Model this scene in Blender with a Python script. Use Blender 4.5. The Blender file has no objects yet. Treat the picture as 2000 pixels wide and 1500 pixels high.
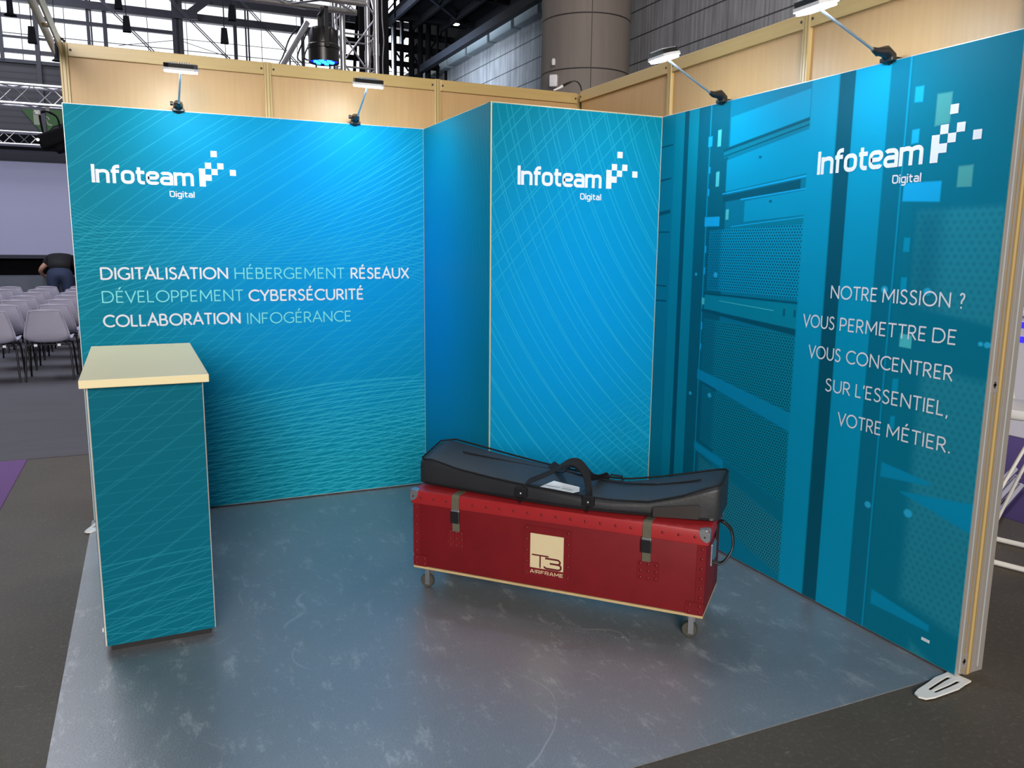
import bpy, bmesh, math, random
from mathutils import Vector, Matrix
random.seed(7)
C = bpy.context.scene.collection
SC = bpy.context.scene
PI = math.pi

# ------------------------------------------------------------------ camera
def make_camera():
    yaw, pitch, roll = 0.4237, 0.1668, 0.0107
    fw = Vector((math.sin(yaw)*math.cos(pitch), math.cos(yaw)*math.cos(pitch), -math.sin(pitch)))
    rt = Vector((math.cos(yaw), -math.sin(yaw), 0)); up = rt.cross(fw)
    c, s = math.cos(roll), math.sin(roll)
    r2 = rt*c + up*s; u2 = up*c - rt*s
    M = Matrix((r2, u2, -fw)).transposed().to_4x4()
    M.translation = (-2.6889, -4.9039, 1.5375)
    cd = bpy.data.cameras.new('camera'); cam = bpy.data.objects.new('camera', cd); C.objects.link(cam)
    cam.matrix_world = M
    cd.sensor_width = 36; cd.lens = 36*1577.85/2000; cd.clip_end = 300; cd.clip_start = 0.05
    SC.camera = cam
make_camera()

# ------------------------------------------------------------------ world, lights, exposure
W = bpy.data.worlds.new('daylight'); SC.world = W; W.use_nodes = True
bgn = W.node_tree.nodes['Background']
bgn.inputs['Color'].default_value = (0.93, 0.96, 1.0, 1); bgn.inputs['Strength'].default_value = 1.6

def area(name, loc, target, size, power, col, size_y=None, spread=PI):
    d = bpy.data.lights.new(name, 'AREA'); d.energy = power; d.color = col; d.size = size
    if size_y: d.shape = 'RECTANGLE'; d.size_y = size_y
    d.spread = spread
    o = bpy.data.objects.new(name, d); C.objects.link(o); o.location = loc
    o.rotation_euler = (Vector(target)-Vector(loc)).to_track_quat('-Z', 'Y').to_euler()
    return o
# unseen fill lamps added to brighten stand, stage, cladding, concrete wall and column
area('hall_fill_aisle', (-5.5, -14.0, 4.6), (-1.8, -1.0, 1.4), 4.5, 1850, (1.0, 0.94, 0.87))
area('hall_fill_stage', (-6.0, 7.0, 8.6), (-6.0, 7.0, 0), 6.0, 720, (0.84, 0.88, 1.0))
area('hall_fill_far', (-8.0, 22.0, 10.5), (-8.0, 30.0, 5.5), 6.0, 380, (0.88, 0.91, 1.0))
area('hall_fill_wall', (3.6, 21.0, 7.6), (8.0, 21.5, 6.8), 3.0, 210, (0.74, 0.87, 1.0), None, 1.9)
area('hall_fill_neighbour', (3.0, 1.0, 8.9), (5.5, 6.0, 4.0), 3.0, 520, (1.0, 0.92, 0.86))

SC.view_settings.view_transform = 'Standard'; SC.view_settings.look = 'None'
SC.view_settings.gamma = 1; SC.view_settings.use_curve_mapping = False
SC.view_settings.exposure = 0.0
SC.cycles.use_denoising = True
SC.cycles.max_bounces = 8

# ------------------------------------------------------------------ materials
class G:
    """small wrapper that wires shader nodes together"""
    def __init__(s, name):
        s.m = bpy.data.materials.new(name); s.m.use_nodes = True
        s.nt = s.m.node_tree; s.b = s.nt.nodes['Principled BSDF']
    def n(s, t, **k):
        x = s.nt.nodes.new(t)
        for a, v in k.items(): setattr(x, a, v)
        return x
    def put(s, sock, v):
        if isinstance(v, bpy.types.NodeSocket): s.nt.links.new(v, sock)
        else: sock.default_value = v
    def M(s, op, a, b=0.0, c=0.0):
        x = s.n('ShaderNodeMath', operation=op)
        s.put(x.inputs[0], a); s.put(x.inputs[1], b); s.put(x.inputs[2], c)
        return x.outputs[0]
    def step(s, v, lo, hi):
        x = s.n('ShaderNodeMapRange', interpolation_type='SMOOTHSTEP')
        s.put(x.inputs[0], v); s.put(x.inputs[1], lo); s.put(x.inputs[2], hi)
        x.inputs[3].default_value = 0; x.inputs[4].default_value = 1
        return x.outputs[0]
    def mix(s, f, a, b):
        x = s.n('ShaderNodeMix', data_type='RGBA')
        s.put(x.inputs[0], f)
        for i, v in ((6, a), (7, b)):
            if isinstance(v, tuple): v = v + (1,) if len(v) == 3 else v
            s.put(x.inputs[i], v)
        return x.outputs[2]
    def obj(s):
        return s.n('ShaderNodeTexCoord').outputs['Object']
    def xyz(s, v=None):
        x = s.n('ShaderNodeSeparateXYZ'); s.put(x.inputs[0], v if v is not None else s.obj())
        return x.outputs[0], x.outputs[1], x.outputs[2]
    def noise(s, scale, detail=3, rough=0.55, vec=None, stretch=None):
        x = s.n('ShaderNodeTexNoise'); x.inputs['Scale'].default_value = scale
        x.inputs['Detail'].default_value = detail; x.inputs['Roughness'].default_value = rough
        v = vec if vec is not None else s.obj()
        if stretch:
            mp = s.n('ShaderNodeMapping'); s.nt.links.new(v, mp.inputs[0]); mp.inputs['Scale'].default_value = stretch
            v = mp.outputs[0]
        s.nt.links.new(v, x.inputs['Vector'])
        return x.outputs['Fac']
    def bump(s, h, strength, dist=0.002):
        x = s.n('ShaderNodeBump'); x.inputs['Strength'].default_value = strength; x.inputs['Distance'].default_value = dist
        s.put(x.inputs['Height'], h); s.nt.links.new(x.outputs[0], s.b.inputs['Normal'])
    def out(s, col, rough=0.5, metal=0.0, spec=0.5):
        if isinstance(col, tuple): col = col + (1,) if len(col) == 3 else col
        s.put(s.b.inputs['Base Color'], col); s.put(s.b.inputs['Roughness'], rough)
        s.b.inputs['Metallic'].default_value = metal; s.b.inputs['Specular IOR Level'].default_value = spec
        return s.m

def plain(name, col, rough=0.5, metal=0.0, var=0.12, scale=12, bump=0.0, bscale=200, spec=0.5, stretch=None):
    g = G(name)
    n = g.noise(scale, stretch=stretch)
    a = tuple(c*(1-var) for c in col); b = tuple(min(1, c*(1+var)) for c in col)
    if bump: g.bump(g.noise(bscale, 2), bump)
    return g.out(g.mix(n, a, b), rough, metal, spec)
def glow(name, col, strength):
    g = G(name); g.out(col, 0.4)
    g.b.inputs['Emission Color'].default_value = tuple(col)+(1,); g.b.inputs['Emission Strength'].default_value = strength
    return g.m

WOOD_A, WOOD_B = (0.46, 0.285, 0.125), (0.52, 0.33, 0.15)
def wood(name, a, b, rough=0.45, stretch=(14, 14, 0.7), scale=4):
    g = G(name)
    n = g.noise(scale, 5, 0.6, stretch=stretch); f = g.noise(1.3, 2)
    c = g.mix(g.M('MULTIPLY_ADD', g.step(n, 0.3, 0.7), 0.5, 0.25), a, b)
    c = g.mix(g.M('MULTIPLY', g.step(f, 0.55, 0.8), 0.25), c, tuple(x*0.72 for x in a))
    return g.out(c, rough)
MAT = {}
MAT['wood'] = wood('beech_panel', WOOD_A, WOOD_B)
MAT['rail'] = wood('beech_rail', (0.47, 0.33, 0.13), (0.54, 0.39, 0.165), 0.32, (1, 1, 14))
MAT['post'] = wood('beech_post', (0.46, 0.33, 0.13), (0.58, 0.43, 0.20), 0.35)
MAT['groove'] = plain('post_groove', (0.30, 0.20, 0.07), 0.5)
MAT['alu'] = plain('aluminium_profile', (0.52, 0.48, 0.45), 0.38, 0.55, 0.06)
MAT['edge'] = plain('panel_edge', (0.55, 0.60, 0.62), 0.4, 0.3, 0.05)
MAT['edge_warm'] = plain('closet_corner_edge', (0.62, 0.55, 0.36), 0.4, 0.2, 0.05)
MAT['screw'] = plain('screw_hole', (0.03, 0.025, 0.02), 0.6)
MAT['white_vinyl'] = plain('white_vinyl', (0.72, 0.76, 0.82), 0.5, 0, 0.02)
MAT['mint_vinyl'] = plain('mint_vinyl', (0.16, 0.72, 0.78), 0.5, 0, 0.02)
MAT['top'] = plain('cream_laminate', (0.90, 0.78, 0.46), 0.42, 0, 0.03, 3)
MAT['plinth'] = plain('black_plinth', (0.012, 0.012, 0.013), 0.7)
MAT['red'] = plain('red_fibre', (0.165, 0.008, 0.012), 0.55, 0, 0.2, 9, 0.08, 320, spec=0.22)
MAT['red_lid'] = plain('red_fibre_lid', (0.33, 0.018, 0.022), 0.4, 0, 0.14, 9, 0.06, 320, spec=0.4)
MAT['rivet'] = plain('red_rivet', (0.15, 0.008, 0.01), 0.4)
MAT['cream'] = plain('cream_badge', (0.66, 0.55, 0.34), 0.5, 0, 0.05, 20)
MAT['badge_red'] = plain('badge_dark_red', (0.10, 0.006, 0.012), 0.5)
MAT['ply'] = plain('plywood_edge', (0.52, 0.38, 0.19), 0.55, 0, 0.2, 30)
MAT['steel'] = plain('zinc_steel', (0.52, 0.54, 0.58), 0.33, 0.85, 0.1)
MAT['strap'] = plain('olive_webbing', (0.10, 0.095, 0.065), 0.75, 0, 0.2, 300)
MAT['black_plastic'] = plain('black_plastic', (0.012, 0.012, 0.013), 0.35, 0, 0.1)
MAT['rubber'] = plain('wheel_rubber', (0.06, 0.058, 0.045), 0.55)
MAT['bag'] = plain('black_nylon', (0.020, 0.022, 0.026), 0.5, 0, 0.25, 6, 0.35, 60)
MAT['bag_trim'] = plain('black_piping', (0.008, 0.008, 0.010), 0.75, spec=0.25)
MAT['pvc'] = plain('clear_pvc_pocket', (0.035, 0.03, 0.03), 0.12)
MAT['paper'] = plain('paper_tag', (0.85, 0.88, 0.90), 0.6, 0, 0.02)
MAT['ink'] = plain('grey_ink', (0.12, 0.13, 0.15), 0.6)
MAT['chrome'] = plain('chrome', (0.75, 0.75, 0.80), 0.12, 1.0, 0.03)
MAT['lens'] = glow('led_lens', (0.74, 0.89, 1.0), 150.0)
MAT['white_plastic'] = plain('white_plastic', (0.78, 0.78, 0.80), 0.4, 0, 0.04)
MAT['foot'] = plain('white_steel_foot', (0.80, 0.79, 0.76), 0.35, 0, 0.04)
MAT['chair'] = plain('pale_grey_shell', (0.44, 0.43, 0.56), 0.42, 0, 0.05)
MAT['chair_leg'] = plain('dark_chair_steel', (0.018, 0.018, 0.022), 0.35, 0.6)
MAT['truss'] = plain('aluminium_truss', (0.62, 0.62, 0.66), 0.3, 0.9, 0.1)
MAT['dark_steel'] = plain('painted_dark_steel', (0.022, 0.025, 0.036), 0.6, 0.0, 0.2, 3, spec=0.15)
MAT['hall_steel'] = plain('hall_grey_steel', (0.07, 0.075, 0.11), 0.5, 0.0, 0.2, 3)
MAT['black'] = plain('matt_black', (0.006, 0.006, 0.008), 0.9, spec=0.08)
MAT['navy'] = plain('stage_header', (0.018, 0.020, 0.036), 0.7)
MAT['stage_grey'] = plain('stage_front_cloth', (0.10, 0.115, 0.15), 0.8)
MAT['screen'] = plain('projection_screen', (0.34, 0.355, 0.53), 0.8, 0, 0.04, 0.8)
MAT['skin'] = plain('skin', (0.48, 0.27, 0.20), 0.55)
MAT['denim'] = plain('blue_denim', (0.022, 0.035, 0.085), 0.8, 0, 0.3, 40)
MAT['tee'] = plain('black_tee', (0.010, 0.010, 0.014), 0.8)
MAT['hair'] = plain('dark_hair', (0.02, 0.015, 0.012), 0.6)
MAT['shoe'] = plain('dark_shoe', (0.02, 0.02, 0.022), 0.5)
MAT['green'] = plain('exit_green', (0.035, 0.15, 0.03), 0.5, 0, 0.08)
MAT['pale'] = plain('exit_pale', (0.42, 0.48, 0.38), 0.5, 0, 0.08)
MAT['purple'] = plain('purple_carpet', (0.16, 0.075, 0.25), 0.9, 0, 0.15, 40, 0.3, 250)
MAT['purple2'] = plain('violet_carpet', (0.06, 0.035, 0.17), 0.9, 0, 0.15, 40, 0.3, 250)
MAT['blue_led'] = glow('blue_led', (0.005, 0.01, 1.0), 1.6)
MAT['blue_led_core'] = glow('blue_led_core', (0.03, 0.30, 1.0), 3.5)
MAT['blue_strip'] = glow('blue_strip', (0.03, 0.02, 0.9), 1.5)
MAT['warm_lamp'] = glow('warm_lamp', (1.0, 0.85, 0.75), 6.0)
MAT['coping'] = plain('coping_stone', (0.32, 0.38, 0.42), 0.6, 0, 0.2, 2)
MAT['column'] = None

def mat_floor():
    g = G('hall_floor')
    n = g.noise(1.1, 4); s = g.noise(55, 3, 0.7); sc = g.noise(9, 6, 0.75, stretch=(1, 2.5, 1))
    c = g.mix(g.step(n, 0.35, 0.7), (0.064, 0.052, 0.038), (0.086, 0.073, 0.056))
    c = g.mix(g.M('MULTIPLY', g.step(s, 0.5, 0.75), 0.6), c, (0.16, 0.14, 0.11))
    c = g.mix(g.M('MULTIPLY', g.step(sc, 0.62, 0.70), 0.5), c, (0.30, 0.28, 0.24))
    g.bump(g.noise(90, 3, 0.7), 0.35, 0.004)
    return g.out(c, 0.55, 0, 0.35)
def mat_carpet():
    g = G('booth_carpet')
    n = g.noise(1.6, 3); f = g.noise(240, 2, 0.7)
    sc = g.noise(5, 8, 0.82, stretch=(2.6, 1, 1)); sc2 = g.noise(11, 8, 0.85, stretch=(1, 2.8, 1))
    c = g.mix(n, (0.120, 0.130, 0.148), (0.185, 0.198, 0.222))
    c = g.mix(g.M('MULTIPLY', g.step(f, 0.5, 0.75), 0.55), c, (0.42, 0.445, 0.48))
    c = g.mix(g.M('MULTIPLY', g.step(sc, 0.535, 0.63), 0.60), c, (0.42, 0.44, 0.46))
    c = g.mix(g.M('MULTIPLY', g.step(sc2, 0.57, 0.65), 0.45), c, (0.46, 0.47, 0.48))
    rd = g.M('ABSOLUTE', g.M('SUBTRACT', g.noise(0.9, 2, 0.4), 0.5)); mk = g.step(g.noise(2.3, 2), 0.50, 0.62)
    scr = g.M('MULTIPLY', g.M('SUBTRACT', 1.0, g.step(rd, 0.0006, 0.0022)), mk)
    c = g.mix(g.M('MULTIPLY', scr, 0.5), c, (0.45, 0.47, 0.50))
    g.bump(g.noise(150, 3, 0.65), 0.6, 0.0035)
    g.b.inputs['Coat Weight'].default_value = 0.85; g.b.inputs['Coat IOR'].default_value = 2.1; g.b.inputs['Coat Roughness'].default_value = 0.34
    return g.out(c, g.M('ADD', g.M('MULTIPLY', f, 0.18), 0.30), 0, 0.7)
def mat_far_carpet():
    g = G('grey_hall_carpet')
    n = g.noise(2.0, 4, stretch=(1, 4, 1)); f = g.noise(120, 2)
    c = g.mix(n, (0.060, 0.057, 0.072), (0.095, 0.092, 0.112))
    c = g.mix(g.M('MULTIPLY', f, 0.25), c, (0.14, 0.14, 0.16))
    return g.out(c, 0.8)
def mat_concrete():
    g = G('board_marked_concrete')
    x, y, z = g.xyz()
    r = g.M('DIVIDE', z, 0.58)
    fr = g.M('ABSOLUTE', g.M('SUBTRACT', g.M('FRACT', r), 0.5))
    joint = g.step(fr, 0.465, 0.49)
    row = g.M('FLOOR', r)
    cy = g.M('ABSOLUTE', g.M('SUBTRACT', g.M('FRACT', g.M('ADD', g.M('DIVIDE', y, 2.9), g.M('MULTIPLY', row, 0.37))), 0.5))
    vj = g.step(cy, 0.492, 0.497)
    st = g.noise(1.0, 5, 0.75, stretch=(1, 9, 0.35)); bl = g.noise(0.5, 3)
    c = g.mix(g.step(st, 0.25, 0.75), (0.14, 0.145, 0.16), (0.38, 0.39, 0.42))
    c = g.mix(g.M('MULTIPLY', g.step(bl, 0.45, 0.7), 0.4), c, (0.11, 0.115, 0.13))
    c = g.mix(joint, c, (0.04, 0.042, 0.05))
    g.bump(g.M('ADD', g.M('MULTIPLY', joint, -1.0), g.M('MULTIPLY', st, 0.4)), 0.5, 0.03)
    return g.out(c, 0.75)
def mat_column():
    g = G('concrete_column')
    x, y, z = g.xyz()
    r = g.M('ABSOLUTE', g.M('SUBTRACT', g.M('FRACT', g.M('DIVIDE', g.M('SUBTRACT', z, 5.40), 1.13)), 0.5))
    j = g.step(r, 0.483, 0.490)
    ang = g.M('ARCTAN2', y, x)
    v = g.M('ABSOLUTE', g.M('SUBTRACT', g.M('FRACT', g.M('ADD', g.M('DIVIDE', ang, PI/2), 0.24)), 0.5))
    vj = g.step(v, 0.493, 0.497)
    st = g.noise(1.0, 5, 0.7, stretch=(4, 4, 0.3))
    c = g.mix(st, (0.16, 0.135, 0.12), (0.27, 0.235, 0.21))
    c = g.mix(g.M('MAXIMUM', j, vj), c, (0.03, 0.025, 0.025))
    return g.out(c, 0.7)
def mat_corrugated():
    g = G('corrugated_cladding')
    x, y, z = g.xyz()
    w = g.M('SINE', g.M('MULTIPLY', z, 2*PI/0.22))
    n = g.noise(0.7, 3)
    c = g.mix(n, (0.085, 0.088, 0.115), (0.13, 0.13, 0.155))
    c = g.mix(g.M('MULTIPLY', g.step(w, 0.2, 1.0), 0.45), c, (0.045, 0.045, 0.06))
    return g.out(c, 0.6)
MAT['floor'] = mat_floor(); MAT['carpet'] = mat_carpet(); MAT['far_carpet'] = mat_far_carpet()
MAT['concrete'] = mat_concrete(); MAT['column'] = mat_column(); MAT['corrugated'] = mat_corrugated()

# ---- printed graphics: fine line waves on teal, drawn from formulas
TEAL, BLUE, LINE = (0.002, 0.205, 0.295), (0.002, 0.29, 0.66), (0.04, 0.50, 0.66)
def lines(g, v, freq, width):
    """thin lines where v*freq is a whole number; width is a share of the pitch"""
    f = g.M('FRACT', g.M('MULTIPLY', v, freq))
    d = g.M('ABSOLUTE', g.M('SUBTRACT', f, 0.5))
    return g.step(d, 0.5-width, 0.5-width*0.3)
def lin(g, x, z, a, b, c=0.0):
    return g.M('MULTIPLY_ADD', x, a, g.M('MULTIPLY_ADD', z, b, c))
def ring(g, x, z, cx, cz, kx=1.0):
    return g.M('SQRT', g.M('ADD', g.M('POWER', g.M('MULTIPLY', g.M('SUBTRACT', x, cx), kx), 2), g.M('POWER', g.M('SUBTRACT', z, cz), 2)))
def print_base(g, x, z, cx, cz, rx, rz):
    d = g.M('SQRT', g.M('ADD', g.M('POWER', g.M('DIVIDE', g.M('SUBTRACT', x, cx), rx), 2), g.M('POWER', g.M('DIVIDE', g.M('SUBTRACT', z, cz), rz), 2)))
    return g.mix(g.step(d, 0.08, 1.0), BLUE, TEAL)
def mat_print_wide(name, low=0.70, lit_share=1.0, k=1.0):
    g = G(name); x, y, z = g.xyz()
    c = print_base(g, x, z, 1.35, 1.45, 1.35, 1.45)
    # diagonals over everything
    n1 = lines(g, g.M('ADD', lin(g, x, z, -0.60, 0.80), g.M('MULTIPLY', g.M('SINE', lin(g, x, z, 3.1, 1.7)), 0.02)), 13, 0.045)
    n2 = lines(g, lin(g, x, z, -0.56, 0.83, 0.02), 9.3, 0.03)
    c = g.mix(g.M('MULTIPLY', g.M('MAXIMUM', n1, n2), 0.24), c, LINE)
    # fan that narrows at the left third and opens to the right
    dx = g.M('SUBTRACT', x, 0.55)
    mid = g.M('MULTIPLY_ADD', g.M('POWER', dx, 2), 0.17, 1.50)
    spread = g.M('MULTIPLY_ADD', g.M('ABSOLUTE', dx), 0.30, 0.05)
    v = g.M('DIVIDE', g.M('SUBTRACT', z, mid), spread)
    fan = g.M('MULTIPLY', lines(g, v, 11, 0.11), g.M('SUBTRACT', 1.0, g.step(g.M('ABSOLUTE', v), 0.7, 1.1)))
    mid2 = g.M('MULTIPLY_ADD', g.M('POWER', g.M('SUBTRACT', x, 1.1), 2), -0.10, 1.53)
    v2 = g.M('DIVIDE', g.M('SUBTRACT', z, mid2), g.M('MULTIPLY_ADD', g.M('ABSOLUTE', g.M('SUBTRACT', x, 1.2)), 0.22, 0.05))
    fan2 = g.M('MULTIPLY', lines(g, v2, 9, 0.10), g.M('SUBTRACT', 1.0, g.step(g.M('ABSOLUTE', v2), 0.6, 1.0)))
    c = g.mix(g.M('MULTIPLY', g.M('MAXIMUM', fan, fan2), 0.42), c, LINE)
    # sea of crossing waves at the bottom
    env = g.M('MULTIPLY_ADD', g.M('SINE', g.M('MULTIPLY_ADD', x, 1.1, -0.4)), 0.085, low-0.05)
    zz = g.M('SUBTRACT', env, z)
    ins = g.step(zz, -0.004, 0.02)
    wa = g.M('ADD', g.M('MULTIPLY', zz, 1.0), g.M('MULTIPLY', g.M('SINE', lin(g, x, z, 2.4, 5.0)), 0.035))
    wa = g.M('ADD', wa, g.M('MULTIPLY', x, g.M('MULTIPLY', zz, 0.22)))
    wb = g.M('ADD', lin(g, x, zz, 0.10, 1.0), g.M('MULTIPLY', g.M('SINE', lin(g, x, z, 3.3, -4.0, 1.0)), 0.030))
    wc = g.M('ADD', lin(g, x, zz, -0.16, 1.0), g.M('MULTIPLY', g.M('SINE', lin(g, x, z, 2.0, 6.0, 2.0)), 0.022))
    sea = g.M('MAXIMUM', g.M('MAXIMUM', lines(g, wa, 34*k, 0.13*k**1.6), lines(g, wb, 30*k, 0.12*k**1.6)), g.M('MULTIPLY', lines(g, wc, 27*k, 0.10*k**1.6), g.step(zz, 0.10, 0.3)))
    c = g.mix(g.M('MULTIPLY', g.M('MULTIPLY', sea, ins), 0.52), c, LINE)
    up = g.M('MULTIPLY', lines(g, g.M('ADD', lin(g, x, z, -0.09, 1.0), g.M('MULTIPLY', g.M('SINE', g.M('MULTIPLY', x, 2.2)), 0.02)), 22, 0.05), g.M('SUBTRACT', 1.0, g.step(z, 1.15, 1.35)))
    c = g.mix(g.M('MULTIPLY', up, 0.2), c, LINE)
    if lit_share < 1: c = g.mix(1.0-lit_share, c, (0.002, 0.05, 0.09))  # darkens the whole print, standing in for shade on the counter
    return g.out(c, 0.5, 0, 0.06)
def mat_print_closet(name, mirror=False):
    g = G(name); x, y, z = g.xyz()
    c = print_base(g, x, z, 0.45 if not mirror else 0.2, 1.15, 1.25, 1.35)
    w = 0.045
    a = g.M('MAXIMUM', lines(g, ring(g, x, z, 2.15, 2.9, 1.25), 11, w), lines(g, ring(g, x, z, 2.3, 3.0, 1.25), 7.3, w*0.8))
    b = g.M('MULTIPLY', g.M('MAXIMUM', lines(g, lin(g, x, z, -0.72, 0.69), 6.5, w*0.6), lines(g, lin(g, x, z, -0.72, 0.69, 0.02), 9, w*0.7)), g.step(g.M('SUBTRACT', z, x), 1.05, 1.45))
    rr = ring(g, x, z, 1.35, -0.55, 0.9)
    d = g.M('MULTIPLY', g.M('MAXIMUM', lines(g, rr, 28, 0.09), lines(g, lin(g, x, z, -0.75, 0.8), 30, 0.07)), g.M('SUBTRACT', 1.0, g.step(rr, 1.15, 1.50)))
    if mirror:
        e = g.M('MAXIMUM', lines(g, lin(g, x, z, 2.2, 0.55), 9, 0.05), lines(g, lin(g, x, z, 2.6, -0.50), 10, 0.05))
        e = g.M('MULTIPLY', e, g.step(x, 0.15, 0.7)); f = g.M('MAXIMUM', e, g.M('MULTIPLY', lines(g, lin(g, x, z, 3.0, 0.35), 9, 0.06), 0.6))
        c = g.mix(g.M('MULTIPLY', f, 0.20), c, LINE)
    else:
        c = g.mix(g.M('MULTIPLY', g.M('MAXIMUM', a, g.M('MAXIMUM', b, g.M('MULTIPLY', d, 0.7))), 0.30), c, LINE)
    return g.out(c, 0.5, 0, 0.06)

RQ=[ (1.041,1.195,-0.1,-0.1,2.4,2.4,'M',0.01,0),
(1.195,1.276,-0.1,-0.1,2.4,2.4,'L1',0.006,0),
(1.276,1.314,-0.1,-0.1,2.4,2.4,'D',0.006,0),
(1.314,1.397,-0.1,-0.1,2.4,2.4,'L1',0.006,0),
(1.397,1.489,-0.1,-0.1,2.4,2.4,'D2',0.006,0),
(1.489,1.498,-0.1,-0.1,2.4,2.4,'L',0.002,0),
(1.498,1.641,-0.1,-0.1,2.4,2.4,'D2',0.015,0),
(1.641,2.183,-0.1,-0.1,2.4,2.4,'M2',0.01,0),
(1.071,1.179,2.083,2.087,2.091,2.095,'D',0.004,0),
(1.075,1.175,1.904,1.912,1.915,1.92,'D',0.004,0),
(1.075,1.178,1.721,1.733,1.742,1.752,'D',0.004,0),
(1.078,1.18,1.629,1.628,1.636,1.635,'D',0.004,0),
(1.074,1.172,1.337,1.335,1.344,1.343,'D',0.004,0),
(1.07,1.174,1.252,1.254,1.26,1.263,'D',0.004,0),
(1.648,2.161,2.03,2.096,2.167,2.216,'L',0.008,0),
(1.604,2.167,2.009,2.086,2.024,2.1,'D',0.006,0),
(1.606,2.169,1.98,2.06,2.009,2.086,'M',0.004,0),
(1.607,2.169,1.985,2.066,1.991,2.072,'D',0.003,0),
(1.633,2.174,1.82,1.867,1.968,2.052,'L',0.006,0),
(1.61,2.177,1.807,1.853,1.812,1.861,'Br',0.003,0),
(1.616,2.136,1.77,1.804,1.801,1.845,'D',0.01,0),
(1.747,2.178,1.774,1.801,1.78,1.806,'Br',0.003,0),
(1.779,2.18,1.672,1.693,1.768,1.798,'L',0.006,0),
(1.68,2.177,1.638,1.659,1.651,1.69,'M',0.004,0),
(1.686,2.178,1.649,1.682,1.653,1.686,'Br',0.002,0),
(1.525,2.185,1.337,1.326,1.635,1.653,'L',0.006,1),
(1.525,1.617,1.337,1.337,1.635,1.639,'DT',0.04,0),
(1.5,2.185,1.315,1.307,1.323,1.315,'D',0.003,0),
(1.511,2.182,1.241,1.196,1.312,1.302,'L1',0.004,0),
(2.08,2.093,1.247,1.247,1.281,1.282,'D2',0.002,0),
(2.147,2.159,1.248,1.248,1.28,1.281,'D2',0.002,0),
(1.628,2.019,1.286,1.266,1.289,1.269,'Pg',0.002,0),
(1.491,2.183,1.225,1.165,1.238,1.194,'D',0.006,0),
(1.513,2.184,0.92,0.814,1.194,1.163,'L1',0.006,1),
(1.509,1.61,0.919,0.903,1.194,1.191,'DT',0.04,0),
(1.481,2.189,0.874,0.728,0.924,0.814,'Br2',0.004,0),
(1.527,2.189,0.553,0.385,0.847,0.725,'L1',0.006,1),
(1.497,1.627,0.549,0.531,0.84,0.832,'DT',0.04,0),
(1.486,2.19,0.492,0.288,0.536,0.382,'M3',0.005,0),
(1.486,1.725,0.496,0.444,0.536,0.489,'Br2',0.02,0),
(1.525,2.195,0.202,0.041,0.47,0.284,'L2',0.03,1),
(2.166,2.314,-0.1,-0.1,2.4,2.4,'L',0.012,0),
(2.319,2.398,-0.1,-0.1,2.4,2.4,'D',0.004,0),
(2.398,2.568,-0.1,-0.1,2.4,2.4,'L',0.008,0),
(2.568,2.67,-0.1,-0.1,2.4,2.4,'D3',0.012,0),
(2.651,2.658,-0.1,-0.1,2.4,2.4,'L',0.006,0),
(2.67,3.184,-0.1,-0.1,2.4,2.4,'M3',0.03,0),
(2.739,3.076,1.336,1.287,1.692,1.694,'L2',0.03,2),
(2.739,2.847,1.336,1.344,1.692,1.688,'DT',0.1,0),
(2.821,3.086,0.211,0.16,1.127,1.094,'L2',0.06,2),
(2.75,3.08,1.143,1.125,1.336,1.287,'M3',0.05,0),
(2.881,3.0,-0.015,-0.031,0.058,0.004,'L2',0.04,2),
(2.777,3.088,0.623,0.552,0.627,0.664,'Br2',0.012,0),
(2.686,2.956,0.13,0.127,0.19,0.154,'Br2',0.012,0),
(2.679,2.903,0.66,0.682,0.72,0.693,'Br2',0.012,0),
(2.668,2.828,1.726,1.717,1.793,1.79,'Br',0.008,0),
(2.894,2.941,1.767,1.765,1.825,1.822,'Pg',0.008,0),
(2.712,2.765,1.182,1.18,1.232,1.229,'Pg',0.008,0),
(2.691,2.718,1.539,1.539,1.591,1.591,'L',0.008,0),
(2.694,2.72,1.39,1.391,1.443,1.444,'L',0.008,0),
(2.696,2.723,1.005,1.009,1.055,1.059,'L',0.008,0),
(2.701,2.722,0.856,0.861,0.908,0.912,'L',0.008,0),
(2.778,2.838,1.984,1.988,2.094,2.093,'Pg2',0.01,0),
(2.89,2.946,1.765,1.764,1.835,1.836,'Pg2',0.01,0),
(2.683,2.719,2.08,2.077,2.134,2.133,'Br',0.008,0),
(2.685,2.716,1.932,1.934,1.982,1.983,'Br',0.008,0),
(1.553,1.58,2.04,2.041,2.119,2.12,'Pg',0.004,0),
(1.554,1.58,1.848,1.849,1.919,1.921,'Pg',0.004,0),
(1.644,1.666,1.685,1.686,1.734,1.735,'Pg',0.004,0),
(1.489,1.511,1.262,1.261,1.295,1.295,'Pg',0.004,0),
(1.48,1.512,2.046,2.047,2.095,2.096,'Br',0.004,0),
(1.496,1.507,1.916,1.917,1.947,1.948,'Br',0.004,0),
(1.497,1.507,1.807,1.807,1.841,1.84,'Br',0.004,0),
(1.481,1.599,1.655,1.655,1.702,1.702,'Br',0.004,0),
(1.495,1.506,1.523,1.523,1.558,1.558,'Br',0.004,0),
(1.493,1.504,1.415,1.415,1.45,1.45,'Br',0.004,0),
(1.492,1.504,1.13,1.131,1.17,1.171,'Br',0.004,0),
(1.493,1.503,1.026,1.027,1.059,1.06,'Br',0.004,0),
(1.86,1.877,1.957,1.955,1.968,1.967,'D2',0.003,0),
(1.946,1.963,1.754,1.753,1.765,1.764,'D2',0.003,0) ]
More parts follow.
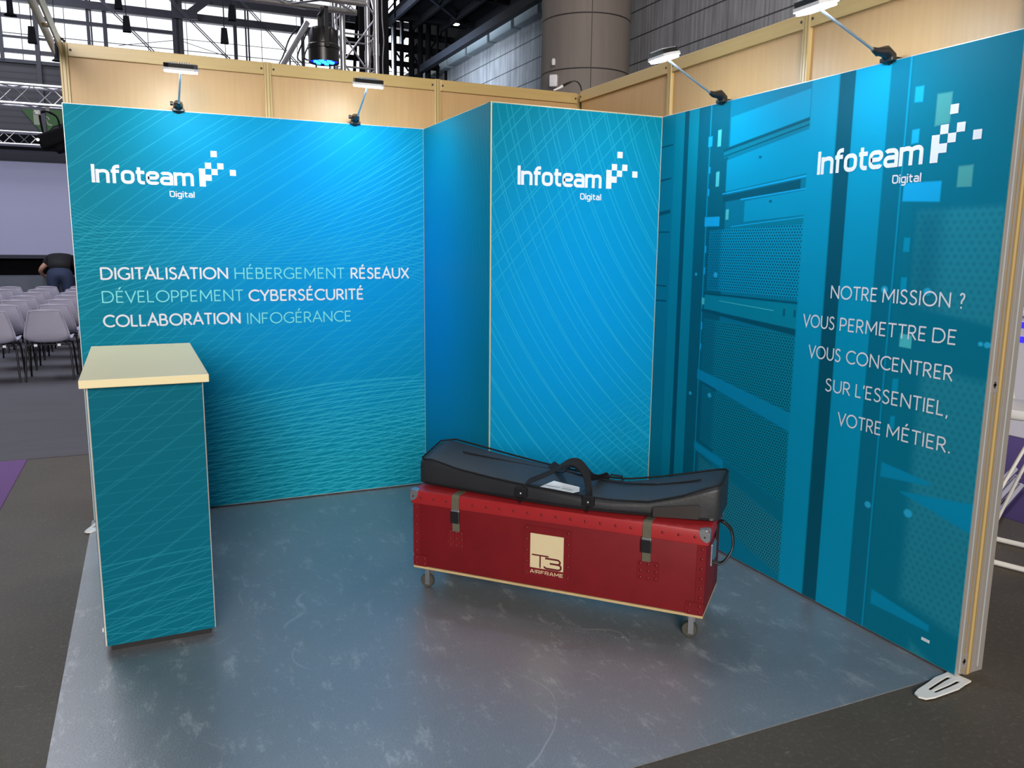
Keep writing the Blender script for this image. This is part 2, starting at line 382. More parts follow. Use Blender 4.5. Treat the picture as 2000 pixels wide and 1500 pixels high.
RC= [(1.431, 1.413, 0.009), (1.59, 1.415, 0.015), (1.43, 0.785, 0.011), (1.591, 0.801, 0.014), (2.631, 0.529, 0.015), (2.622, 1.394, 0.015), (2.812, 1.395, 0.016), (3.066, 1.227, 0.012), (3.041, 1.228, 0.009), (2.82, 0.551, 0.018)]
# printed photograph of server cabinets: soft-edged four-sided patches (x0, x1, low left, low right, high left, high right, tone, softness, perforation)
def mat_print_rack():
    TONE = {'M': (0.002, 0.190, 0.293), 'L1': (0.002, 0.233, 0.343), 'D': (0.002, 0.086, 0.142), 'D2': (0.002, 0.114, 0.181),
            'D3': (0.002, 0.151, 0.252), 'DT': (0.002, 0.114, 0.192), 'L': (0.002, 0.285, 0.484), 'L2': (0.014, 0.233, 0.332), 'M2': (0.002, 0.181, 0.302),
            'M3': (0.002, 0.166, 0.262), 'Br': (0.007, 0.380, 0.726), 'Br2': (0.002, 0.257, 0.454), 'Pg': (0.068, 0.494, 0.564), 'Pg2': (0.068, 0.341, 0.362)}
    g = G('server_cabinet_print'); x, y, z = g.xyz()
    c = g.mix(0.5, TONE['M'], TONE['M3'])
    def dots(sx, sz, r, soft):
        row = g.M('FLOOR', g.M('DIVIDE', z, sz))
        fx = g.M('SUBTRACT', g.M('FRACT', g.M('ADD', g.M('DIVIDE', x, sx), g.M('MULTIPLY', g.M('MODULO', row, 2.0), 0.5))), 0.5)
        fz = g.M('SUBTRACT', g.M('FRACT', g.M('DIVIDE', z, sz)), 0.5)
        d = g.M('SQRT', g.M('ADD', g.M('POWER', g.M('MULTIPLY', fx, sx), 2), g.M('POWER', g.M('MULTIPLY', fz, sz), 2)))
        return g.M('SUBTRACT', 1.0, g.step(d, r-soft, r+soft))
    fine = dots(0.0165, 0.0130, 0.0048, 0.0012); coarse = dots(0.030, 0.024, 0.0075, 0.005)
    for x0, x1, a0, a1, b0, b1, tone, soft, perf in RQ:
        k = (a1-a0)/(x1-x0); h = (b1-b0)/(x1-x0)
        d = g.M('MINIMUM', g.M('SUBTRACT', x, x0), g.M('SUBTRACT', x1, x))
        if a0 > -0.05:
            lo = g.M('SUBTRACT', z, g.M('MULTIPLY_ADD', x, k, a0-k*x0)) if abs(k) > 1e-4 else g.M('SUBTRACT', z, a0)
            hi = g.M('SUBTRACT', g.M('MULTIPLY_ADD', x, h, b0-h*x0), z) if abs(h) > 1e-4 else g.M('SUBTRACT', b0, z)
            d = g.M('MINIMUM', d, g.M('MINIMUM', lo, hi))
        f = g.step(d, -soft/2, soft/2)
        col = TONE[tone]
        if tone == 'DT': f = g.M('MULTIPLY', f, 0.55)
        if perf:
            t = g.mix(g.M('MULTIPLY', fine if perf == 1 else coarse, 0.85 if perf == 1 else 0.25), col, (0.004, 0.06, 0.10))
            c = g.mix(f, c, t)
        else: c = g.mix(f, c, col)
    for cx, cz, r in RC:
        d = ring(g, x, z, cx, cz, 0.85)
        c = g.mix(g.M('SUBTRACT', 1.0, g.step(d, r*0.6, r*1.15)), c, (0.02, 0.40, 0.66))
    return g.out(c, 0.5, 0, 0.06)
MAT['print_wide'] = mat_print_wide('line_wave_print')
MAT['print_counter_shaded'] = mat_print_wide('line_wave_print_counter_shaded', 0.47, 0.52, 0.55)
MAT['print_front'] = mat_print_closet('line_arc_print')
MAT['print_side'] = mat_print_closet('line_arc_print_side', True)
MAT['print_rack'] = mat_print_rack()

# ------------------------------------------------------------------ mesh helpers
class MB:
    """collects shapes into one mesh"""
    def __init__(s): s.bm = bmesh.new()
    def box(s, x0, x1, y0, y1, z0, z1, bev=0.0, M=None, seg=2):
        r = bmesh.ops.create_cube(s.bm, size=1.0)['verts']
        for v in r:
            v.co = Vector((x0+(v.co.x+.5)*(x1-x0), y0+(v.co.y+.5)*(y1-y0), z0+(v.co.z+.5)*(z1-z0)))
        if bev:
            es = list({e for v in r for e in v.link_edges})
            o = bmesh.ops.bevel(s.bm, geom=es, offset=bev, segments=seg, profile=0.5, affect='EDGES')
            r = list({v for f in o['faces'] for v in f.verts} | {v for v in r if v.is_valid})
        if M:
            for v in r: v.co = M @ v.co
        return s
    def tube(s, p, q, r, n=10, r2=None):
        p, q = Vector(p), Vector(q)
        return s.path([p, q], r, n, r2=r2)
    def path(s, pts, r, n=8, closed=False, r2=None, flat=None):
        """round tube along points; flat=(w, t, normal) makes a strap instead"""
        pts = [Vector(p) for p in pts]; k = len(pts); rings = []
        prev = None
        for i, p in enumerate(pts):
            a = pts[(i-1) % k] if (closed or i > 0) else p
            b = pts[(i+1) % k] if (closed or i < k-1) else p
            t = (b-a).normalized()
            if flat:
                w, th, nn = flat; side = Vector(nn).normalized(); up = t.cross(side).normalized()
                ring_ = [p+side*w/2+up*th/2, p-side*w/2+up*th/2, p-side*w/2-up*th/2, p+side*w/2-up*th/2]
            else:
                if prev is None:
                    ax = Vector((0, 0, 1)) if abs(t.z) < 0.9 else Vector((1, 0, 0))
                    u = t.cross(ax).normalized()
                else: u = (prev - t*prev.dot(t)).normalized()
                prev = u; w_ = t.cross(u)
                rad = r if r2 is None else r+(r2-r)*i/(k-1)
                ring_ = [p+(u*math.cos(2*PI*j/n)+w_*math.sin(2*PI*j/n))*rad for j in range(n)]
            rings.append([s.bm.verts.new(v) for v in ring_])
        m = len(rings[0])
        for i in range(k if closed else k-1):
            A, B = rings[i], rings[(i+1) % k]
            for j in range(m): s.bm.faces.new((A[j], A[(j+1) % m], B[(j+1) % m], B[j]))
        if not closed:
            s.bm.faces.new(rings[0][::-1]); s.bm.faces.new(rings[-1])
        return s
    def loft(s, rings, caps=True, closed=True):
        R = [[s.bm.verts.new(Vector(p)) for p in r] for r in rings]; m = len(R[0])
        for A, B in zip(R, R[1:]):
            for j in range(m if closed else m-1): s.bm.faces.new((A[j], A[(j+1) % m], B[(j+1) % m], B[j]))
        if caps: s.bm.faces.new(R[0][::-1]); s.bm.faces.new(R[-1])
        return s
    def prism(s, poly, fn, t):
        """polygon (2-D) placed with fn(u, v, depth), depth 0 to t"""
        a = [s.bm.verts.new(Vector(fn(u, v, 0))) for u, v in poly]; b = [s.bm.verts.new(Vector(fn(u, v, t))) for u, v in poly]
        s.bm.faces.new(a); s.bm.faces.new(b[::-1]); k = len(a)
        for i in range(k): s.bm.faces.new((a[i], b[i], b[(i+1) % k], a[(i+1) % k]))
        return s
    def lathe(s, prof, c=(0, 0, 0), n=24, axis='Z'):
        c = Vector(c); rings = []
        for r, h in prof:
            rg = []
            for j in range(n):
                a = 2*PI*j/n; x, y = r*math.cos(a), r*math.sin(a)
                rg.append(c+{'Z': Vector((x, y, h)), 'X': Vector((h, x, y)), 'Y': Vector((x, h, y))}[axis])
            rings.append(rg)
        return s.loft(rings)
    def face(s, pts): s.bm.faces.new([s.bm.verts.new(Vector(p)) for p in pts]); return s
    def build(s, name, m, parent=None, smooth=None, M=None, fix=True):
        if M: bmesh.ops.transform(s.bm, matrix=M, verts=s.bm.verts)
        if fix: bmesh.ops.recalc_face_normals(s.bm, faces=s.bm.faces)
        me = bpy.data.meshes.new(name); s.bm.to_mesh(me); s.bm.free()
        if m is not None: me.materials.append(MAT[m] if isinstance(m, str) else m)
        o = bpy.data.objects.new(name, me); C.objects.link(o)
        if parent: o.parent = parent
        if smooth is not None:
            me.shade_smooth()
            try: me.set_sharp_from_angle(angle=math.radians(smooth))
            except Exception: pass
        return o

def tag(o, label, cat, group=None):
    o['label'] = label; o['category'] = cat
    if group: o['group'] = group
    return o
def empty(name, loc=(0, 0, 0), rz=0.0):
    o = bpy.data.objects.new(name, None); C.objects.link(o); o.location = loc; o.rotation_euler = (0, 0, rz)
    o.empty_display_size = 0.1
    return o
def thing(name, label, cat, loc=(0, 0, 0), rz=0.0, group=None):
    return tag(empty(name, loc, rz), label, cat, group)
def struct(o): o['kind'] = 'structure'; return o
def tube_part(name, p, q, r, m, parent, n=8): return MB().tube(p, q, r, n).build(name, m, parent, smooth=50)

# ------------------------------------------------------------------ stroke lettering
def rr(pts, r, closed=False, n=7):
    out = []; k = len(pts)
    for i, p in enumerate(pts):
        p = Vector(p)
        if not closed and i in (0, k-1): out.append(p); continue
        a, b = Vector(pts[(i-1) % k]), Vector(pts[(i+1) % k])
        la, lb = (a-p).length, (b-p).length
        q = min(r, la*0.499 if (closed or i-1 > 0) else la*0.98, lb*0.499 if (closed or i+1 < k-1) else lb*0.98)
        A, B = p+(a-p).normalized()*q, p+(b-p).normalized()*q
        for j in range(n+1):
            t = j/n; k_ = 0.60   # a little fuller than a parabola
            m1, m2 = A+(p-A)*k_*0.92, B+(p-B)*k_*0.92
            out.append(A*(1-t)**3+m1*3*t*(1-t)**2+m2*3*t*t*(1-t)+B*t**3)
    return out
def arc(cx, cy, rx, ry, a0, a1, n=26):
    return [Vector((cx+rx*math.cos(math.radians(a0+(a1-a0)*i/n)), cy+ry*math.sin(math.radians(a0+(a1-a0)*i/n)))) for i in range(n+1)]
def spl(pts, n=6):
    P = [Vector(p) for p in pts]; P = [P[0]*2-P[1]]+P+[P[-1]*2-P[-2]]; out = []
    for i in range(1, len(P)-2):
        for j in range(n):
            t = j/n; a, b, c, d = P[i-1:i+3]
            out.append(0.5*((2*b)+(c-a)*t+(2*a-5*b+4*c-d)*t*t+(3*b-a-3*c+d)*t**3))
    return out+[P[-2]]
# humanist capitals, cap height 1: (width, strokes)
V_ = lambda *p: [Vector(q) for q in p]
CAPS = {
 'A': (.84, [V_((0, 0), (.42, 1), (.84, 0)), V_((.15, .35), (.69, .35))]),
 'B': (.58, [V_((0, 0), (0, 1)), rr([(0, .96), (.50, .96), (.50, .53), (0, .53)], .215), rr([(0, .53), (.58, .53), (.58, .04), (0, .04)], .245)]),
 'C': (.80, [arc(.50, .5, .50, .47, 46, 314)]),
 'D': (.82, [V_((0, 0), (0, 1)), rr([(0, .96), (.82, .96), (.82, .04), (0, .04)], .46)]),
 'E': (.50, [V_((0, 0), (0, 1)), V_((0, .96), (.50, .96)), V_((0, .51), (.44, .51)), V_((0, .04), (.50, .04))]),
 'F': (.48, [V_((0, 0), (0, 1)), V_((0, .96), (.48, .96)), V_((0, .48), (.42, .48))]),
 'G': (.84, [arc(.50, .5, .50, .47, 48, 300), rr([(.72, .09), (.84, .15), (.84, .46)], .05), V_((.88, .46), (.58, .46))]),
 'H': (.74, [V_((0, 0), (0, 1)), V_((.74, 0), (.74, 1)), V_((0, .51), (.74, .51))]),
 'I': (.0, [V_((0, 0), (0, 1))]),
 'L': (.47, [V_((0, 1), (0, 0)), V_((0, .04), (.47, .04))]),
 'M': (.92, [V_((0, 0), (.03, 1)), V_((.03, .97), (.46, .27), (.89, .97)), V_((.89, 1), (.92, 0))]),
 'N': (.74, [V_((0, 0), (0, 1)), V_((0, .95), (.74, .05)), V_((.74, 0), (.74, 1))]),
 'O': (1.0, [arc(.50, .5, .50, .47, 0, 360)]),
 'P': (.54, [V_((0, 0), (0, 1)), rr([(0, .96), (.54, .96), (.54, .42), (0, .42)], .27)]),
 'R': (.58, [V_((0, 0), (0, 1)), rr([(0, .96), (.52, .96), (.52, .46), (0, .46)], .25), V_((.24, .46), (.60, 0))]),
 'S': (.56, [spl([(.50, .85), (.40, .95), (.26, .97), (.10, .90), (.05, .76), (.12, .62), (.28, .53), (.44, .44), (.53, .30), (.48, .13), (.33, .03), (.15, .04), (.0, .15)])]),
 'T': (.68, [V_((0, .96), (.68, .96)), V_((.34, .96), (.34, 0))]),
 'U': (.70, [rr([(0, 1), (0, .03), (.70, .03), (.70, 1)], .35)]),
 'V': (.80, [V_((0, 1), (.40, .03), (.80, 1))]),
 'X': (.74, [V_((0, 1), (.74, 0)), V_((.72, 1), (.02, 0))]),
 'Y': (.74, [V_((0, 1), (.37, .44), (.74, 1)), V_((.37, .44), (.37, 0))]),
 '?': (.40, [spl([(.02, .84), (.10, .94), (.22, .97), (.36, .90), (.39, .76), (.32, .62), (.20, .50), (.18, .30)]), V_((.18, .12), (.18, .0))]),
 '.': (.0, [V_((0, .12), (0, 0))]),
 ',': (.04, [V_((.06, .11), (.0, -.14))]),
 "'": (.05, [V_((.06, 1.02), (.02, .74))]),
 ' ': (.12, []),
}
CAPS['É'] = (.50, CAPS['E'][1]+[V_((.18, 1.12), (.34, 1.32))])
SIDE = {'A': .05, 'V': .05, 'Y': .05, 'X': .06, 'T': .07, 'C': .10, 'O': .11, 'G': .10, 'D': .13, 'S': .10, 'L': .11, 'P': .12, 'F': .12, 'R': .12, '?': .2, "'": .09}
# square-shouldered letters, cap height 1, x-height .74
SQ = {
 'I': (.0, [V_((0, 0), (0, 1))]),
 'n': (.47, [V_((0, 0), (0, .74)), rr([(0, .58), (.12, .66), (.47, .66), (.47, 0)], .17)]),
 'f': (.30, [rr([(.36, .93), (.10, .93), (.10, 0)], .16), V_((-.04, .66), (.34, .66))]),
 'o': (.47, [rr([(.235, .08), (0, .08), (0, .66), (.47, .66), (.47, .08), (.235, .08)], .19)]),
 't': (.32, [rr([(.10, .93), (.10, .08), (.36, .08)], .16), V_((-.04, .66), (.36, .66))]),
 'e': (.47, [rr([(.46, .16), (.44, .08), (0, .08), (0, .66), (.47, .66), (.47, .37), (0, .37)], .18)]),
 'a': (.47, [rr([(.02, .60), (.06, .66), (.47, .66), (.47, 0)], .17), rr([(.47, .39), (0, .39), (0, .08), (.47, .08)], .14)]),
 'm': (.82, [V_((0, 0), (0, .74)), rr([(0, .58), (.10, .66), (.41, .66), (.41, 0)], .15), rr([(.41, .58), (.51, .66), (.82, .66), (.82, 0)], .15)]),
 'D': (.58, [rr([(0, 1), (0, .07), (.58, .07), (.58, .93), (0, .93)], .22)]),
 'i': (.0, [V_((0, 0), (0, .74)), V_((0, .86), (0, 1.0))]),
 'g': (.46, [rr([(.46, .66), (0, .66), (0, .08), (.46, .08)], .17), rr([(.46, .74), (.46, -.22), (.02, -.22)], .17)]),
 'l': (.0, [V_((0, 0), (0, 1))]),
 'A': (.92, [rr([(0, 0), (.34, .92), (.58, .92), (.92, 0)], .12), V_((.14, .30), (.78, .30))]),
 'R': (.84, [V_((0, 0), (0, 1)), rr([(0, .92), (.84, .92), (.84, .40), (0, .40)], .22), V_((.5, .40), (.86, 0))]),
 'F': (.74, [V_((0, 0), (0, 1)), V_((0, .92), (.76, .92)), V_((0, .46), (.66, .46))]),
 'M': (1.0, [V_((0, 0), (0, 1)), V_((0, .95), (.5, .25), (1.0, .95)), V_((1.0, 0), (1.0, 1))]),
 'E': (.74, [V_((0, 0), (0, 1)), V_((0, .92), (.76, .92)), V_((0, .5), (.68, .5)), V_((0, .08), (.76, .08))]),
 'T': (1.0, [V_((0, .94), (1.0, .94)), V_((.5, .94), (.5, 0))]),
 '3': (1.0, [rr([(0, .94), (.94, .94), (.94, .53), (.30, .53)], .2), rr([(.60, .53), (1.0, .53), (1.0, .06), (-.05, .06), (-.05, .22)], .2)]),
 '5': (.5, [rr([(.5, .93), (0, .93), (0, .55), (.5, .55), (.5, .07), (0, .07)], .12)]),
 '0': (.5, [rr([(.25, .07), (0, .07), (0, .93), (.5, .93), (.5, .07), (.25, .07)], .2)]),
}
def layout(word, font, gap):
    x = 0.0; out = []; prev = None
    for ch in word:
        w, st = font[ch]
        sb = SIDE.get(ch, .14) if font is CAPS else gap
        if prev is not None: x += sb+(SIDE.get(prev, .14) if font is CAPS else 0)
        for s in st: out.append([Vector((p.x+x, p.y)) for p in s])
        x += w; prev = ch
    return out, x
def ribbon(mb, pts, w, put, depth, closed):
    k = len(pts); L = []; R_ = []
    for i, p in enumerate(pts):
        a = pts[i-1] if i > 0 else (pts[k-2] if closed else None)
        b = pts[i+1] if i < k-1 else (pts[1] if closed else None)
        d1 = (p-a).normalized() if a is not None else None
        d2 = (b-p).normalized() if b is not None else None
        if d1 is None: d1 = d2
        if d2 is None: d2 = d1
        t = (d1+d2)
        t = t.normalized() if t.length > 1e-6 else d1
        n = Vector((-t.y, t.x)); c = max(0.35, n.dot(Vector((-d1.y, d1.x))))
        L.append(p+n*(w/2/c)); R_.append(p-n*(w/2/c))
    va = [mb.bm.verts.new(put(q.x, q.y, depth)) for q in L]; vb = [mb.bm.verts.new(put(q.x, q.y, depth)) for q in R_]
    for i in range(k-1): mb.bm.faces.new((va[i], vb[i], vb[i+1], va[i+1]))
def word(mb, txt, x0, x1, z, h, w, font=None, gap=.30, put=None, d0=0.0012):
    """letters of cap height h from x0 to x1 on base line z, stroke width w"""
    font = font or CAPS
    strokes, tot = layout(txt, font, gap)
    k = (x1-x0-w)/tot if tot > 0 else 1
    put = put or (lambda u, v, d: Vector((u, -d, v)))
    for i, s in enumerate(strokes):
        pts = [Vector((x0+w/2+p.x*k, z+p.y*h)) for p in s]
        closed = (pts[0]-pts[-1]).length < 1e-6
        ribbon(mb, pts, w, put, d0+0.00004*(i % 9), closed)
def logo(parent, x, z, length=.50, dz=0.0):
    """the stand holder's mark: name, small second line and the square-pixel sign"""
    b = MB(); word(b, 'Infoteam', x, x+length, z, .094, .0165, SQ, .19, lambda u, v, d: Vector((u, -d+dz, v)))
    b.build('logo_name', 'white_vinyl', parent, fix=False)
    b = MB(); word(b, 'Digital', x+length-.127, x+length, z-.062, .032, .0052, SQ, .22, lambda u, v, d: Vector((u, -d+dz, v)))
    b.build('logo_second_line', 'white_vinyl', parent, fix=False)
    u0 = x+length*1.058; u = .0323; e = -.0013+dz
    def sq(name, pts):   # columns to the right, rows upward
        MB().face([(u0+c*u, e, z+r*u) for c, r in pts]).build(name, 'white_vinyl', parent, fix=False)
    sq('logo_stem', [(0, 0), (1, 0), (1, 1), (2, 1), (2, 2), (1, 2), (1, 3), (0, 3)])
    for c, r in ((2, 2), (1, 3), (3, 3), (2, 5), (5, 2)): sq('logo_pixel', [(c, r), (c+1, r), (c+1, r+1), (c, r+1)])

# ------------------------------------------------------------------ hall shell
def slab(name, m, x0, x1, y0, y1, z0, z1, parent=None):
    return MB().box(x0, x1, y0, y1, z0, z1).build(name, m, parent)
struct(slab('floor', 'floor', -26, 26, -22, 31, -0.2, 0))
struct(slab('floor_far', 'far_carpet', -14, 8, 1.66, 30, 0.0, 0.004))
wn = struct(slab('wall_north', 'corrugated', -26, 26, 30, 30.3, 0, 7.85))
ww = struct(slab('wall_west', 'corrugated', -26.3, -26, -22, 30.3, 0, 14))
ws = struct(slab('wall_south', 'corrugated', -26.3, 26, -22.3, -22, 0, 14))
ce = struct(slab('ceiling', 'dark_steel', -26.3, 26, -22.3, 30.3, 14, 14.3))
we = struct(slab('wall_east', 'concrete', 8, 8.5, -22, 30, 0, 8.02))
for y0, y1 in ((26.3, 27.95), (24.4, 26.1), (22.45, 24.2), (20.45, 22.25), (18.55, 20.25), (16.7, 18.35), (14.8, 16.5), (12.9, 14.6)):
    MB().box(7.72, 8.5, y0, y1, 8.02, 8.33, 0.04).build('coping_block', 'coping', we)
slab('upper_band', 'black', 8.3, 8.5, -22, 30, 8.36, 14, we)
slab('girder', 'dark_steel', 6.9, 7.1, -10, 29.5, 7.86, 8.10, we)
# dark lower ceiling on the right with its grid of beams
lc = struct(slab('ceiling_lower', 'black', 5.45, 8.3, -12, 24, 9.3, 9.45))
for y in range(-10, 25, 3):
    MB().box(5.45, 8.3, y-.08, y+.08, 9.12, 9.3).build('beam', 'black', lc)
for x in (5.5, 6.4, 7.4):
    MB().box(x-.05, x+.05, -12, 24, 9.08, 9.3).build('beam', 'dark_steel' if x == 5.5 else 'black', lc)
for i in range(8):
    y = -1+i*3
    tube_part('brace', (5.5, y, 9.1), (7.9, y+3, 9.2), .05, 'dark_steel', lc)
# steel frames in front of the far glazing
wi = empty('window_1', (0, 30, 0)); struct(wi)
def fr(name, p, q, r, m='hall_steel'): return MB().box(0, (Vector(q)-Vector(p)).length, -r, r, -r, r, M=Matrix.Translation(Vector(p)-Vector((0, 30, 0))) @ (Vector(q)-Vector(p)).to_track_quat('X', 'Z').to_matrix().to_4x4()).build(name, m, wi)
fr('sill', (-26, 29.9, 7.9), (8, 29.9, 7.9), .06)
fr('beam', (-26, 29.8, 10.02), (4.2, 29.8, 10.02), .14)
fr('beam', (-1.0, 29.6, 10.62), (8, 29.6, 10.62), .13)
fr('beam', (-26, 29.9, 8.24), (-4.6, 29.9, 8.24), .07)
fr('beam', (-26, 29.9, 9.42), (-1.2, 29.9, 9.42), .065)
fr('beam', (-26, 29.9, 8.72), (-5, 29.9, 8.72), .04)
for x in (-1.19, -.95): fr('column', (x, 29.6, 0), (x+.02 if x < -1 else x, 29.6, 14), .075)
fr('column', (-1.07, 29.75, 0), (-1.07, 29.75, 14), .10)
for x, r in ((-6.85, .06), (-5.75, .075), (-4.08, .055), (-3.98, .03), (-3.53, .07), (1.02, .065), (1.42, .03), (1.52, .03), (3.6, .06), (-8.0, .06)):
    fr('post', (x, 29.85, 0 if x == -5.75 else 7.9), (x, 29.85, 13.8), r)
x = -9.0
while x < 8:
    MB().tube((x, .1, 7.9), (x, .1, 13.8), .014, 5).build('mullion', 'hall_steel', wi); x += 1.38
for z in (8.9, 12.0):
    MB().tube((-26, .12, z), (8, .12, z-.03), .016, 5).build('glazing_bar', 'hall_steel', wi)
for p, q in (((-3.06, 9.30), (-1.4, 7.66)), ((-.71, 9.47), (1.2, 7.65)), ((1.39, 10.02), (3.3, 8.05)), ((-3.6, 9.83), (-5.4, 11.6)), ((-.71, 9.47), (-2.6, 11.3)), ((-3.06, 9.30), (-4.6, 10.8)), ((1.39, 10.02), (-.3, 11.7))):
    for d in (0, .09):
        MB().tube((p[0]+d, -2, p[1]), (q[0]+d, -2, q[1]), .02, 5).build('tie_rod', 'hall_steel', wi)
for p, q in (((-1.19, 8.82), (2.57, 8.83)), ((-1.19, 8.79), (.62, 8.34)), ((-3.09, 8.38), (-1.3, 8.74))):
    MB().tube((p[0], -2, p[1]), (q[0], -2, q[1]), .012, 5).build('tie_rod', 'hall_steel', wi)
MB().prism([(-1.25, 9.85), (-.35, 9.88), (-.35, 10.15), (.2, 10.6), (-.2, 10.62), (-.7, 10.2), (-1.25, 10.2)], lambda u, v, d: (u, -.6+d, v), .08).build('gusset', 'hall_steel', wi)
MB().prism([(4.0, 9.3), (4.9, 9.5), (5.0, 10.6), (4.3, 10.6), (4.2, 9.9), (3.7, 9.9)], lambda u, v, d: (u, -.6+d, v), .08).build('gusset', 'hall_steel', wi)
# black roof lattice under the dark ceiling and in front of the far glazing
lat = empty('roof_lattice', (0, 25, 0)); struct(lat)
def lb(p, q, r, m='black', n='lattice_bar'): return MB().tube((p[0], p[1]-25, p[2]), (q[0], q[1]-25, q[2]), r, 6).build(n, m, lat)
for z, r in ((9.20, .12), (8.70, .14), (8.15, .10)): lb((4.0, 25, z), (8.6, 25.2, z-.05), r)
for x in (5.6, 6.0, 6.25, 6.62, 6.95, 7.25, 7.62, 7.95): lb((x, 25, 7.4), (x+.03, 25, 10.4), .05+.03*(int(x*100) % 3))
for x in (5.5, 6.1, 6.7, 7.3): lb((x, 25.3, 8.6), (x+.6, 25.3, 9.4), .035); lb((x+.6, 25.6, 8.0), (x, 25.6, 8.8), .035)
for x in (4.4, 4.8, 5.2): lb((x, 24.6, 7.4), (x+.25, 24.6, 10.9), .06)
lb((5.7, 24.2, 7.3), (5.7, 24.2, 9.5), .06, 'truss'); lb((6.0, 24.2, 8.6), (6.0, 24.2, 9.5), .035, 'truss')
for i in range(8): lb((4.0+.35*i, 26.5, 9.6+.1*i), (4.9+.3*i, 26.5, 10.9), .03, 'hall_steel')
MB().box(4.66, 5.62, -.3, -.1, 7.4, 14).build('curtain', 'black', lat)
# round concrete column
col = MB().lathe([(1.0, 0), (1.0, 9.3)], n=64).build('column', 'column', None, smooth=40); col.location = (6.72, 12.1, 0); struct(col)
ub = tag(MB().box(-.11, .11, -.09, .09, -.13, .13, .03).build('wall_speaker', 'white_plastic', None, smooth=40), 'small white box mounted on the round concrete column', 'speaker box')
ub.location = (5.745, 11.72, 5.16); ub.rotation_euler = (0, 0, .9)
tb = tag(MB().lathe([(.0, 0), (.04, 0), (.045, .1), (.03, .14), (0, .14)], n=12).build('sensor', 'white_plastic', None, smooth=40), 'tiny white fitting near the joint of the round concrete column', 'sensor')
tb.location = (5.74, 11.75, 5.50)
def hall_lamp(loc, label):
    o = thing('ceiling_lamp', label, 'lamp', loc, 0, 'lamps under the dark ceiling')
    MB().lathe([(.02, .5), (.03, .12), (.12, .10), (.17, 0), (.16, -.01)], n=16).build('shade', 'black', o, smooth=40)
    MB().lathe([(.0, -.05), (.09, -.04), (.14, 0), (.1, .02), (0, .02)], n=16).build('bulb', 'warm_lamp', o, smooth=60)
hall_lamp((7.55, 22.8, 9.12), 'round lamp glowing under the dark ceiling, the higher one')
hall_lamp((6.9, 26.2, 8.62), 'small lamp glowing low in the dark roof lattice')

# ------------------------------------------------------------------ carpets and the beech partition of the stand
bc = tag(MB().box(-3.045, -.02, -3.05, .02, 0, .004).build('booth_carpet', 'carpet'), 'square of dark grey carpet covering the floor of the stand', 'carpet')
pc = tag(MB().box(-6.2, -3.545, -7, 1.655, 0, .0035).build('aisle_carpet', 'purple'), 'purple carpet strip at the left edge of the aisle', 'carpet')
pr = tag(MB().box(1.85, 5.6, -3.2, 3.5, 0, .0035).build('neighbour_carpet', 'purple2'), 'violet carpet of the neighbouring stand behind the right partition', 'carpet')

HW = 2.555
def partition(name, loc, rz, posts, width_list, end_posts):
    """beech shell wall; local x along the wall, front at y = 0 facing -y"""
    w = struct(empty(name, loc, rz))
    for a, b in zip(posts, posts[1:]):
        MB().box(a+.018, b-.018, .014, .026, .06, HW-.03).build('wood_panel', 'wood', w)
        MB().box(a+.02, b-.02, -.002, .040, HW-.066, HW, .003).build('top_rail', 'rail', w)
        MB().box(a+.02, b-.02, -.002, .040, .0, .06, .003).build('bottom_rail', 'rail', w)
        for x in (a+.033, b-.033):
            MB().lathe([(0, -.0035), (.0065, -.0035), (.0065, 0), (0, 0)], (x, 0, HW-.035), 10, 'Y').build('screw', 'screw', w)
    for x in end_posts:
        p = MB().box(x-.020, x+.020, -.004, .044, 0, HW+.002, .003).build('post', 'post', w)
        for dx in (-.0085, .0085):
            MB().box(x+dx-.0022, x+dx+.0022, -.0052, -.003, 0, HW-.004).build('groove', 'groove', p)
    return w
wb = partition('wall_back', (0, .042, 0), 0, [-3.01, -1.995, -.983, .015], None, [-3.01, -1.995, -.983])
wr = partition('wall_right', (-.018, 0, 0), -PI/2, [.0, 1.03, 2.045, 3.055], None, [1.03, 2.045])
ep = MB().box(3.035, 3.073, -.004, .044, 0, HW, .002).build('end_post', 'alu', wr)
MB().box(3.0725, 3.0745, .010, .022, .0, HW-.004).build('strip', 'post', ep)
for y in (.003, .024): MB().box(3.0725, 3.0738, y, y+.006, .0, HW-.004).build('groove', 'groove', ep)
MB().box(3.035, 3.072, .046, .098, 0, HW, .002).build('end_flange', 'alu', wr)
MB().box(3.071, 3.0725, .066, .072, .02, HW-.02).build('flange_line', 'edge', wr)
MB().box(.0, .05, .0, .05, 0, HW, M=Matrix.Translation((-.01, .03, 0))).build('corner_post', 'post', wb)
# header bar that runs from the left end of the back wall towards the aisle, with the post that carries it
hb = struct(empty('trim_1', (-3.03, 0, 0)))
for x, w in ((-.028, .011), (.010, .008)): MB().box(x, x+w, -3.03, .03, HW-.066, HW, .001).build('bar_flange', 'rail', hb)
for y in (-.5, -1.2, -2.0, -2.8): MB().box(-.02, .012, y-.02, y+.02, HW-.05, HW-.04).build('bar_spacer', 'rail', hb)
p = MB().box(-.040, -.000, -3.070, -3.030, 0, HW, .003).build('front_post', 'post', hb)
for dx in (-.029, -.012): MB().box(dx-.002, dx+.002, -3.0715, -3.0695, 0, HW).build('groove', 'groove', p)
cl = MB().path([(.0, -.06, HW+.03), (.012, .0, HW+.012), (.03, .03, HW+.004)], .006, 6).build('clip', 'screw', hb)

